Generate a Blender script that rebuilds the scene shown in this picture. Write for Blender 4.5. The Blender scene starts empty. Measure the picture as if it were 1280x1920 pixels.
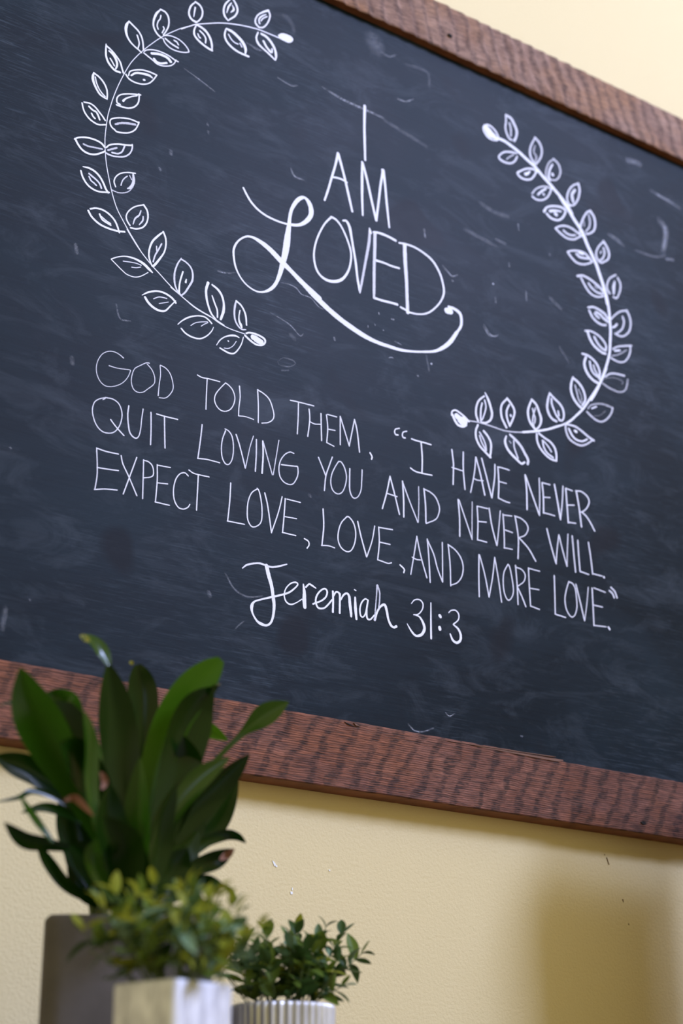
import bpy, math, random
from mathutils import Vector, Matrix, noise
import numpy as np

random.seed(7)
S = bpy.context.scene
COL = S.collection

# ------------------------------------------------------------------ camera
CAM = Vector((0.0, -1.8, 1.05))
FPX = 3073.0
RX = Vector((0.81789575, 0.21230486, 0.53476461))     # wall's x axis seen from the camera (right, down, forward)
RY = Vector((-0.57531922, 0.31367845, 0.75538972))
RZ = Vector((-0.00737123, -0.9254904, 0.37869933))
cd = bpy.data.cameras.new('camera')
cam = bpy.data.objects.new('camera', cd); COL.objects.link(cam)
right = Vector((RX.x, RY.x, RZ.x)); down = Vector((RX.y, RY.y, RZ.y)); fwd = Vector((RX.z, RY.z, RZ.z))
m3 = Matrix((right, -down, -fwd)).transposed()
cam.matrix_world = Matrix.Translation(CAM) @ m3.to_4x4()
cd.sensor_fit = 'VERTICAL'; cd.sensor_height = 36.0; cd.sensor_width = 24.0
cd.lens = FPX / 1920 * 36.0
cd.dof.use_dof = True; cd.dof.focus_distance = 2.26; cd.dof.aperture_fstop = 2.9
cd.clip_start = 0.05
S.camera = cam

# ------------------------------------------------------------------ world and light
w = bpy.data.worlds.new('room_ambient'); S.world = w; w.use_nodes = True
w.node_tree.nodes['Background'].inputs[0].default_value = (1.0, 0.87, 0.37, 1)
w.node_tree.nodes['Background'].inputs[1].default_value = 0.70
def area(name, loc, target, sx, sy, power, color, spread=180):
    l = bpy.data.lights.new(name, 'AREA'); l.shape = 'RECTANGLE'; l.size = sx; l.size_y = sy
    l.energy = power; l.color = color; l.spread = math.radians(spread)
    o = bpy.data.objects.new(name, l); COL.objects.link(o); o.location = loc
    o.rotation_euler = (Vector(target) - Vector(loc)).to_track_quat('-Z', 'Y').to_euler()
    return o
area('window_daylight', (4.7, -5.2, 6.0), (1.4, 0, 2.1), 2.1, 2.1, 815, (0.51, 0.60, 1.02))
area('cool_fill_left', (-2.3, -3.0, 2.0), (0.9, -.3, 1.4), 1.0, 1.2, 11, (0.42, 0.55, 1.0))  # weak blue fill lamp added to lift the pots' left-facing sides
S.view_settings.view_transform = 'Standard'; S.view_settings.look = 'None'
S.view_settings.gamma = 1.0; S.view_settings.use_curve_mapping = False
S.view_settings.exposure = 0.0

# ------------------------------------------------------------------ helpers
def link(name, verts, faces, mat, parent=None, smooth=False):
    me = bpy.data.meshes.new(name); me.from_pydata([tuple(v) for v in verts], [], faces); me.update()
    if mat: me.materials.append(mat)
    if smooth:
        me.polygons.foreach_set('use_smooth', [True] * len(me.polygons))
    o = bpy.data.objects.new(name, me); COL.objects.link(o)
    if parent: o.parent = parent
    return o
def empty(name, loc, rz=0):
    o = bpy.data.objects.new(name, None); COL.objects.link(o); o.location = loc; o.rotation_euler = (0, 0, rz)
    o.empty_display_size = 0.05
    return o
def tag(o, label=None, cat=None, group=None, kind=None):
    for k, v in (('label', label), ('category', cat), ('group', group), ('kind', kind)):
        if v: o[k] = v
    return o
def box(x0, x1, y0, y1, z0, z1):
    v = [(x, y, z) for x in (x0, x1) for y in (y0, y1) for z in (z0, z1)]
    f = [(0, 1, 3, 2), (4, 6, 7, 5), (0, 4, 5, 1), (2, 3, 7, 6), (0, 2, 6, 4), (1, 5, 7, 3)]
    return v, f
def bevel(o, wd=0.002, seg=2):
    m = o.modifiers.new('bevel', 'BEVEL'); m.width = wd; m.segments = seg; return o
def unproj(px, py, y):
    """point on the vertical plane y (metres from the wall) seen at a pixel of the 1280x1920 frame"""
    d = Vector((px - 640, py - 960, FPX)); r = Vector((d.dot(RX), d.dot(RY), d.dot(RZ)))
    return CAM + r * ((y - CAM.y) / r.y)

class NT:
    def __init__(s, name):
        s.m = bpy.data.materials.new(name); s.m.use_nodes = True; s.t = s.m.node_tree
        s.b = s.t.nodes['Principled BSDF']; s.out = s.t.nodes['Material Output']
    def n(s, typ, **kw):
        nd = s.t.nodes.new(typ)
        for k, v in kw.items():
            if k.startswith('i_'):
                nd.inputs[k[2:].replace('_', ' ')].default_value = v
            else: setattr(nd, k, v)
        return nd
    def l(s, a, b): s.t.links.new(a, b)
    def coord(s, scale=(1, 1, 1), rot=(0, 0, 0), loc=(0, 0, 0), kind='Object'):
        tc = s.n('ShaderNodeTexCoord'); mp = s.n('ShaderNodeMapping')
        mp.inputs['Scale'].default_value = scale; mp.inputs['Rotation'].default_value = rot; mp.inputs['Location'].default_value = loc
        s.l(tc.outputs[kind], mp.inputs[0]); return mp.outputs[0]
    def noise(s, vec, scale, detail=3, rough=.5, dist=0):
        n = s.n('ShaderNodeTexNoise'); n.inputs['Scale'].default_value = scale; n.inputs['Detail'].default_value = detail
        n.inputs['Roughness'].default_value = rough; n.inputs['Distortion'].default_value = dist
        s.l(vec, n.inputs['Vector']); return n.outputs['Fac']
    def ramp(s, fac, stops):
        r = s.n('ShaderNodeValToRGB'); e = r.color_ramp.elements
        while len(e) < len(stops): e.new(.5)
        for i, (p, c) in enumerate(stops):
            e[i].position = p; e[i].color = (c[0], c[1], c[2], 1) if not isinstance(c, (int, float)) else (c, c, c, 1)
        s.l(fac, r.inputs[0]); return r.outputs[0]
    def mix(s, fac, a, b, mode='MIX'):
        m = s.n('ShaderNodeMix', data_type='RGBA', blend_type=mode)
        for inp, v in ((m.inputs[0], fac), (m.inputs[6], a), (m.inputs[7], b)):
            if isinstance(v, bpy.types.NodeSocket): s.l(v, inp)
            elif isinstance(v, (int, float)): inp.default_value = v
            else: inp.default_value = (v[0], v[1], v[2], 1)
        return m.outputs[2]
    def math(s, op, a, b=0.0, clamp=False):
        m = s.n('ShaderNodeMath', operation=op, use_clamp=clamp)
        for inp, v in ((m.inputs[0], a), (m.inputs[1], b)):
            if isinstance(v, bpy.types.NodeSocket): s.l(v, inp)
            else: inp.default_value = v
        return m.outputs[0]
    def bump(s, h, strength, dist=.001):
        b = s.n('ShaderNodeBump'); b.inputs['Strength'].default_value = strength; b.inputs['Distance'].default_value = dist
        s.l(h, b.inputs['Height']); s.l(b.outputs[0], s.b.inputs['Normal'])
    def set(s, **kw):
        for k, v in kw.items():
            i = s.b.inputs[k.replace('_', ' ')]
            if isinstance(v, bpy.types.NodeSocket): s.l(v, i)
            elif isinstance(v, (tuple, list)): i.default_value = (v[0], v[1], v[2], 1)
            else: i.default_value = v
        return s

# ------------------------------------------------------------------ materials
t = NT('painted_wall'); c = t.coord()
n1 = t.noise(c, 230, 3, .6); n2 = t.noise(c, 2.5, 2)
t.set(Base_Color=t.mix(n2, (0.690, 0.580, 0.315), (0.720, 0.605, 0.335)), Roughness=0.6); t.b.inputs['Specular IOR Level'].default_value = .22
t.bump(n1, 0.45, 0.0022); M_wall = t.m

t = NT('chalkboard_paint'); c = t.coord()
cs = t.coord((3.0, 1, 60), (0, math.radians(-1.5), 0))
grain = t.noise(cs, 3.2, 5, .65, .3)
cloud = t.noise(t.coord((1, 1, 1.6)), 3.0, 4, .6, .6)
wipe = t.noise(t.coord((1.3, 1, 3.2), (0, math.radians(18), 0)), 5.5, 5, .7, .9)
speck = t.noise(c, 900, 2, .7)
base = t.mix(t.ramp(grain, [(.3, 0), (.75, 1)]), (0.0008, 0.0030, 0.0046), (0.0034, 0.0088, 0.0132))
base = t.mix(t.math('MULTIPLY', t.ramp(cloud, [(.42, 0), (.70, 1)]), .60), base, (0.013, 0.024, 0.034))
base = t.mix(t.math('MULTIPLY', t.ramp(wipe, [(.50, 0), (.76, 1)]), .50), base, (0.052, 0.066, 0.084))
scr = t.noise(t.coord((2.2, 1, 42), (0, math.radians(-2), 0)), 9, 3, .8, .2)
msk = t.noise(c, 2.3, 2, .5)
base = t.mix(t.math('MULTIPLY', t.math('MULTIPLY', t.ramp(scr, [(.52, 0), (.70, 1)]), t.ramp(msk, [(.45, 0), (.66, 1)])), .60), base, (0.062, 0.085, 0.110))
base = t.mix(t.ramp(speck, [(.35, .0), (.75, .18)]), base, (0.022, 0.034, 0.046))
drk = t.noise(t.coord(loc=(3.1, 0, 1.7)), 9, 1, .4)
base = t.mix(t.math('MULTIPLY', t.ramp(drk, [(.66, 0), (.74, 1)]), .8), base, (0.005, 0.006, 0.008))
t.set(Base_Color=base, Roughness=t.ramp(cloud, [(.3, .46), (.8, .56)]))
t.b.inputs['Specular IOR Level'].default_value = .085
t.bump(grain, .25, .0006); M_board = t.m

t = NT('chalk'); a = t.n('ShaderNodeAttribute', attribute_name='op'); e = t.n('ShaderNodeAttribute', attribute_name='edge')
c = t.coord(); g = t.noise(c, 1500, 3, .65); g2 = t.noise(c, 420, 2, .6)
gg = t.math('ADD', t.math('MULTIPLY', g, .6), t.math('MULTIPLY', g2, .4))
# coverage falls towards the stroke's edge and with light pressure
th = t.math('ADD', t.math('MULTIPLY', t.math('SUBTRACT', 1.0, a.outputs['Fac']), .75), t.math('MULTIPLY', t.math('POWER', e.outputs['Fac'], 3.0), .26))
al = t.math('MULTIPLY', t.math('SUBTRACT', t.math('ADD', gg, -.12), th), 6.0, True)
t.set(Base_Color=(0.80, 0.82, 0.93), Roughness=.9, Alpha=t.math('MULTIPLY', al, t.math('POWER', a.outputs['Fac'], 1.6))); t.b.inputs['Specular IOR Level'].default_value = .1
M_chalk = t.m
t = NT('chalk_dust'); a = t.n('ShaderNodeAttribute', attribute_name='op'); e = t.n('ShaderNodeAttribute', attribute_name='edge')
c = t.coord(); g = t.noise(t.coord((1, 1, 1.5), (0, math.radians(20), 0)), 95, 6, .8, 1.2)
al = t.math('MULTIPLY', t.math('MULTIPLY', a.outputs['Fac'], t.math('SUBTRACT', 1.0, t.math('POWER', e.outputs['Fac'], 1.3))), t.math('MULTIPLY', t.ramp(g, [(.36, 0.0), (.66, 1.0)]), 1.9), True)
t.set(Base_Color=(0.62, 0.66, 0.78), Roughness=.9, Alpha=al); t.b.inputs['Specular IOR Level'].default_value = .1
M_dust = t.m

def wood(name, light, mid, dark, ridge_dir, band_period, band_tilt, ridge_amt, band_amt):
    t = NT(name); c = t.coord()
    sx = t.n('ShaderNodeSeparateXYZ'); t.l(c, sx.inputs[0]); X, Y, Z = sx.outputs
    grain = t.noise(t.coord((6, 6, 110)), 5, 6, .7, .4)
    blot = t.noise(t.coord((1, 1, 1.6)), 17, 4, .65, .5)
    wob = t.noise(c, 22, 3, .6)
    ph = t.math('ADD', t.math('MULTIPLY', X, 2 * math.pi / band_period), t.math('MULTIPLY', Z, band_tilt * 2 * math.pi / band_period))
    ph = t.math('ADD', ph, t.math('MULTIPLY', wob, 9.0))
    band = t.math('ADD', t.math('MULTIPLY', t.math('SINE', ph), .5), .5)
    wob2 = t.noise(t.coord((1, 1, 1)), 30, 2, .5)
    rp = t.math('ADD', t.math('MULTIPLY', Z, 2 * math.pi / .0031), t.math('MULTIPLY', wob2, 9.0))
    ridge = t.math('ADD', t.math('MULTIPLY', t.math('SINE', rp), .5), .5)
    brk = t.noise(t.coord((1, 1, 9)), 60, 3, .6)
    ridge = t.math('MULTIPLY', ridge, t.ramp(brk, [(.35, .15), (.6, 1)]))
    col = t.mix(t.ramp(blot, [(.3, 0), (.7, 1)]), mid, light)
    col = t.mix(t.math('MULTIPLY', t.ramp(t.noise(t.coord((.6, 1, 1), loc=(5, 0, 2)), 12, 3, .6), [(.45, 0), (.62, 1)]), .6), col, (light[0] * .95, light[1] * .75, light[2] * .45))
    col = t.mix(t.math('MULTIPLY', t.ramp(grain, [(.40, 1), (.60, 0)]), .75), col, dark)
    bm = t.math('MULTIPLY', t.ramp(band, [(.50, 0), (.92, 1)]), t.ramp(t.noise(t.coord((1, 1, 5)), 55, 4, .75), [(.38, .1), (.58, 1)]))
    col = t.mix(t.math('MULTIPLY', bm, band_amt), col, dark)
    col = t.mix(t.math('MULTIPLY', t.math('POWER', ridge, 2.0), t.math('ADD', ridge_amt * .55, t.math('MULTIPLY', bm, ridge_amt))), col, tuple(v * .45 for v in dark))
    t.set(Base_Color=col, Roughness=.75); t.b.inputs['Specular IOR Level'].default_value = .3
    h = t.math('ADD', t.math('MULTIPLY', ridge, -1.0 * ridge_amt), t.math('MULTIPLY', grain, .9))
    t.bump(h, .8, .0012); return t.m
M_wood = wood('weathered_barn_wood', (0.32, 0.135, 0.088), (0.185, 0.068, 0.042), (0.022, 0.013, 0.010), 'z', .036, -.55, .62, .75)
M_woodtop = wood('weathered_barn_wood_sawn', (0.46, 0.29, 0.215), (0.24, 0.130, 0.090), (0.075, 0.040, 0.028), 'x', .031, .25, .08, .85)  # pale and dark bands also paint grazing light and shade on the saw ridges
t = NT('cut_wood_edge'); c = t.coord((4, 4, 60))
t.set(Base_Color=t.ramp(t.noise(c, 6, 4, .6), [(.3, (0.12, 0.040, 0.015)), (.7, (0.24, 0.085, 0.032))]), Roughness=.8); M_edge = t.m
t = NT('split_wood'); t.set(Base_Color=t.ramp(t.noise(t.coord((6, 6, 200)), 6, 4, .7), [(.3, (0.06, 0.03, 0.02)), (.7, (0.26, 0.13, 0.08))]), Roughness=.8); M_split = t.m
t = NT('nail_hole'); t.set(Base_Color=(0.004, 0.003, 0.003), Roughness=.9); M_hole = t.m
t = NT('pale_chip'); t.set(Base_Color=(0.86, 0.88, 0.88), Roughness=.8); M_chip = t.m
t = NT('brown_mark'); t.set(Base_Color=(0.12, 0.06, 0.015), Roughness=.8); M_mark = t.m

t = NT('concrete'); c = t.coord()
t.set(Base_Color=t.ramp(t.noise(c, 14, 5, .65), [(.3, (0.075, 0.066, 0.062)), (.7, (0.115, 0.102, 0.098))]), Roughness=.8)
t.bump(t.noise(c, 300, 3), .2, .001); M_conc = t.m
t = NT('galvanised_metal'); c = t.coord((1, 1, .25))
t.set(Base_Color=t.ramp(t.noise(c, 70, 4, .6, .8), [(.3, (0.50, 0.50, 0.52)), (.7, (0.80, 0.81, 0.84))]), Roughness=.42, Metallic=.55)
M_zinc = t.m
t = NT('whitewashed_metal'); c = t.coord((1, 1, .3))
t.set(Base_Color=t.ramp(t.noise(c, 60, 5, .65, .5), [(.35, (0.46, 0.47, 0.52)), (.65, (0.86, 0.88, 0.95))]), Roughness=.45, Metallic=.25)
M_white = t.m
t = NT('soil'); t.set(Base_Color=(0.018, 0.012, 0.008), Roughness=.95); t.bump(t.noise(t.coord(), 200, 3), .8, .004); M_soil = t.m
def leafmat(name, c0, c1, rough, trans, tcol, rib=0):
    t = NT(name); c = t.coord()
    sx = t.n('ShaderNodeAttribute', attribute_name='across')
    f = t.noise(c, 26, 3, .6)
    col = t.mix(f, c0, c1)
    if rib:
        st = t.math('ADD', t.math('MULTIPLY', t.math('SINE', t.math('MULTIPLY', sx.outputs['Fac'], 34.0)), .5), .5)
        col = t.mix(t.math('MULTIPLY', st, .22), col, tcol)
    t.set(Base_Color=col, Roughness=rough)
    t.b.inputs['Specular IOR Level'].default_value = .22
    tr = t.n('ShaderNodeBsdfTranslucent'); tr.inputs[0].default_value = (*tcol, 1)
    mx = t.n('ShaderNodeMixShader'); mx.inputs[0].default_value = trans
    t.l(t.b.outputs[0], mx.inputs[1]); t.l(tr.outputs[0], mx.inputs[2]); t.l(mx.outputs[0], t.out.inputs[0])
    return t.m
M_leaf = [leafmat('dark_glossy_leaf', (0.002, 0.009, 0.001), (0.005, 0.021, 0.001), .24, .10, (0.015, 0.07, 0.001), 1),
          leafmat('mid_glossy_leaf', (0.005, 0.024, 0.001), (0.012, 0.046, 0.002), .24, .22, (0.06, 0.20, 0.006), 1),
          leafmat('lit_tone_glossy_leaf', (0.018, 0.062, 0.002), (0.035, 0.100, 0.003), .34, .35, (0.12, 0.32, 0.01), 1),  # brighter green holds the light on lit leaves in its colour
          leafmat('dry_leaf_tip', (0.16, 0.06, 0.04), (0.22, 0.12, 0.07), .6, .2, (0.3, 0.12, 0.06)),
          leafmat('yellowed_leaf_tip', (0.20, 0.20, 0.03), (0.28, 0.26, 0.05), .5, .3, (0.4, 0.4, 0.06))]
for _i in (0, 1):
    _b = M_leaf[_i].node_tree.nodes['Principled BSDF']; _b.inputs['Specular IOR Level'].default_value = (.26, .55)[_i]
M_small = [leafmat('deep_green_leaflet', (0.022, 0.050, 0.012), (0.045, 0.090, 0.022), .42, .2, (0.08, 0.16, 0.03)),
           leafmat('green_leaflet', (0.085, 0.14, 0.020), (0.13, 0.20, 0.030), .45, .3, (0.18, 0.26, 0.03)),
           leafmat('lime_leaflet', (0.21, 0.25, 0.020), (0.31, 0.34, 0.035), .5, .4, (0.40, 0.42, 0.04)),
           leafmat('grey_green_leaflet', (0.12, 0.21, 0.12), (0.20, 0.30, 0.19), .38, .2, (0.10, 0.20, 0.08))]
t = NT('green_stem'); t.set(Base_Color=(0.07, 0.10, 0.025), Roughness=.6); M_stem = t.m
t = NT('stained_wood_furniture'); t.set(Base_Color=t.ramp(t.noise(t.coord((1, 8, 8)), 6, 4), [(.3, (0.10, 0.05, 0.025)), (.7, (0.17, 0.09, 0.045))]), Roughness=.45); M_furn = t.m
t = NT('ceiling_paint'); t.set(Base_Color=(0.8, 0.78, 0.72), Roughness=.9); M_ceil = t.m
t = NT('floor_boards'); t.set(Base_Color=t.ramp(t.noise(t.coord((1, 10, 1)), 3, 4), [(.3, (0.22, 0.13, 0.07)), (.7, (0.32, 0.2, 0.11))]), Roughness=.5); M_floor = t.m

# ------------------------------------------------------------------ room shell
wall = tag(link('wall_back', *box(-2.5, 6.5, 0.0, 0.12, 0, 7.0), M_wall), kind='structure')
floor = tag(link('floor', *box(-2.5, 6.8, -7.0, 0.12, -0.1, 0.0), M_floor), kind='structure')
ceil = tag(link('ceiling', *box(-2.5, 6.8, -7.0, 0.12, 7.0, 7.1), M_ceil), kind='structure')
side = tag(link('shade_partition', *box(3.05, 6.8, -2.10, -1.98, 0, 3.35), M_wall), kind='structure')  # unseen partition added to shade the lower right of wall and board
base_b = tag(link('baseboard_back', *box(-2.5, 6.5, -0.018, 0.0, 0, 0.12), M_ceil), kind='structure')
def blob(name, px, py, pts, mat, th=.0008):
    """a small raised chip or speck on the wall, outline in millimetres round its centre"""
    o = unproj(px, py, 0.0); n = len(pts)
    v = [(o.x + a / 1000, -th, o.z + b / 1000) for a, b in pts] + [(o.x + a / 1000, 0.001, o.z + b / 1000) for a, b in pts]
    f = [tuple(range(n))] + [(i, i + n, (i + 1) % n + n, (i + 1) % n) for i in range(n)]
    b = link(name, v, f, mat, wall); return b
blob('paint_chip', 513, 1618, [(-3, 3), (0, 1.5), (2.5, -1), (3, -4), (.5, -4), (-1, -1)], M_chip)
blob('paint_chip', 517, 1624, [(-1, 1.5), (1.5, 1.2), (2, -1), (-.5, -1.5)], M_chip)
blob('paint_chip', 547, 1668, [(-.5, 3), (1, 2), (1, -1), (-.5, -1)], M_chip)
blob('paint_chip', 546, 1674, [(-2, 1.5), (1.5, 1.5), (2, -1.5), (-1.5, -2.2)], M_chip)
blob('paint_chip', 617, 1632, [(-1, 1), (1, 1), (1, -1), (-1, -1)], M_chip)
blob('wall_scuff', 1138, 1614, [(-2, 5), (-.4, 4.6), (2.4, -3.5), (3.6, -5.5), (1.5, -5), (.3, -1)], M_mark)
blob('wall_scuff', 1167, 1689, [(-1.2, 2.2), (1, 2), (1.2, -2.5), (.4, -1)], M_mark)
blob('wall_scuff', 1178, 1733, [(-1, 1), (0, 1), (1, -1.2), (0, -1)], M_mark)
blob('wall_scuff', 1133, 1603, [(-.8, .8), (.4, .8), (.4, -.5), (-.8, -.5)], M_mark)

# ------------------------------------------------------------------ chalkboard
BX0, BX1, BZ0, BZ1 = 0.02, 2.44, 1.54, 2.938
PF = -0.035; PANEL = -0.021
board = empty('chalkboard', (0, 0, 0))
tag(board, 'large framed chalkboard hung on the yellow wall, lettered I AM LOVED with chalk wreaths', 'chalkboard')
link('panel', *box(BX0 + .03, BX1 - .03, PANEL, -0.002, BZ0 + .03, BZ1 - .03), M_board, board)

def plank(x0, x1, z0, z1, mat, top, bot, relief, nx=700, nz=36, label=None):
    """rough sawn board: relief on the front face, uneven long edges"""
    xs = np.linspace(x0, x1, nx + 1); V = []; F = []
    for j in range(nz + 1):
        for i, x in enumerate(xs):
            a = z0 + bot(x); b = z1 + top(x); s = j / nz; z = a + (b - a) * s
            e = min(s, 1 - s) * (b - a)
            rnd = .0012 * max(0, 1 - e / .002) ** 2
            V.append((x, PF + relief(x, z) + rnd, z))
    for j in range(nz):
        for i in range(nx):
            p = j * (nx + 1) + i; F.append((p, p + 1, p + nx + 2, p + nx + 1))
    nF = len(F); n0 = len(V)
    for x in xs: V.append((x, -0.0005, z0 + bot(x)))
    for x in xs: V.append((x, -0.0005, z1 + top(x)))
    for i in range(nx):
        F.append((n0 + i, n0 + i + 1, i + 1, i))
        q = nz * (nx + 1) + i; F.append((q, q + 1, n0 + nx + 2 + i, n0 + nx + 1 + i))
    col = [j * (nx + 1) for j in range(nz + 1)]
    F.append(tuple(col[::-1] + [n0]) + (n0 + nx + 1,))
    col = [j * (nx + 1) + nx for j in range(nz + 1)]
    F.append(tuple(col + [n0 + 2 * nx + 1, n0 + nx]))
    o = link('frame_plank', V, F, mat, board, True); me = o.data; me.materials.append(M_edge)
    idx = [0] * nF + [1] * (len(F) - nF); me.polygons.foreach_set('material_index', idx)
    me.polygons.foreach_set('use_smooth', [True] * nF + [False] * (len(F) - nF))
    return o
def nz(x, z, s, k=0): return noise.noise(Vector((x * s, z * s, k)))
def chipx(px): return unproj(px, 1400, PF).x
XCH = unproj(1056, 1420, PF).x; XC0 = unproj(1030, 1418, PF).x
def low_top(x):
    d = .0007 * nz(x, 0, 9) + .0005 * nz(x, 0, 60)
    if x > XCH: d -= .0042
    elif x > XC0: d -= .0042 * ((x - XC0) / (XCH - XC0)) ** 1.5
    return d
def low_bot(x): return .0006 * nz(x, 0, 7, 4) + .0003 * nz(x, 0, 70, 4)
def low_rel(x, z):
    r = .0005 * nz(x * .5, z * 4, 30, 2) + .00045 * math.sin(z * 2 * math.pi / .0031 + 5 * nz(x, z, 6)) * max(0, min(1, (1.60 - z) / .03))
    return r + .0005 * math.sin((x - .55 * z) * 2 * math.pi / .036 + 5 * nz(x, z, 9))
plank(BX0, BX1, 1.536, 1.6305, M_wood, low_top, low_bot, low_rel, 900, 60)
def top_rel(x, z):
    u = (x + .25 * z) / .030 + .55 * nz(x, z, 8); f = u - math.floor(u)
    tri = (f / .72 if f < .72 else (1 - f) / .28)
    k = 1.0 if x < 1.82 else .45
    return -.0026 * k * (tri - .5) + .0010 * nz(x, z, 45, 3)
plank(BX0, BX1, 2.8395, 2.9375, M_woodtop, lambda x: .0008 * nz(x, 3, 8), lambda x: .0008 * nz(x, 5, 9), top_rel, 1100, 24)
for s, xa, xb in ((0, BX0, BX0 + .094), (1, BX1 - .094, BX1)):
    o = link('frame_plank', *box(xa, xb, PF + .001, -.0005, 1.632, 2.838), M_wood, board); bevel(o, .0015)
def on_front(name, px, py, pts, mat, y=PF, th=.0007, parent=board):
    o = unproj(px, py, y); n = len(pts)
    v = [(o.x + a / 1000, y - th, o.z + b / 1000) for a, b in pts] + [(o.x + a / 1000, y + .002, o.z + b / 1000) for a, b in pts]
    f = [tuple(range(n))] + [(i, i + n, (i + 1) % n + n, (i + 1) % n) for i in range(n)]
    return link(name, v, f, mat, parent)
on_front('nail_hole', 1205, 1543, [(-5.5, .5), (-2, 2.2), (2, 2.4), (5, .5), (4.5, -1.8), (0, -2.6), (-4, -1.6)], M_hole, th=.0014)
on_front('nail_hole', 843, 68, [(-5, 2), (0, 3), (4, 0), (2, -3), (-3, -2)], M_hole, th=.003)
on_front('split', 655, 1358, [(-9, 2), (0, .6), (8, -2.2), (3, -1.8), (-3, -.6)], M_hole)
on_front('splinter', 664, 1358, [(-1.5, 1.6), (5, -.4), (8, -1.6), (2, -2.2)], M_split, th=.0016)
# long splinter still clinging to the board's upper edge
def splinter(pxa, pya, pxb, pyb, h, th):
    a = unproj(pxa, pya, PF); b = unproj(pxb, pyb, PF); n = 14; V = []; F = []
    for i in range(n + 1):
        s = i / n; x = a.x + (b.x - a.x) * s; z = a.z + (b.z - a.z) * s; hh = h * (.25 + .75 * s ** .6) * (1 if i < n else .35)
        V += [(x, PF + .001, z + .0002), (x, PF - th * (.3 + .7 * s), z - .0002), (x, PF - th * (.3 + .7 * s), z - hh), (x, PF + .001, z - hh)]
    for i in range(n):
        for k in range(4):
            F.append((4 * i + k, 4 * i + (k + 1) % 4, 4 * i + 4 + (k + 1) % 4, 4 * i + 4 + k))
    F += [(3, 2, 1, 0), (4 * n, 4 * n + 1, 4 * n + 2, 4 * n + 3)]
    link('splinter', V, F, M_split, board)
splinter(890, 1397, 1054, 1425, .0042, .0016)
splinter(820, 1386, 1040, 1419, .0016, .0024)

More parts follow.
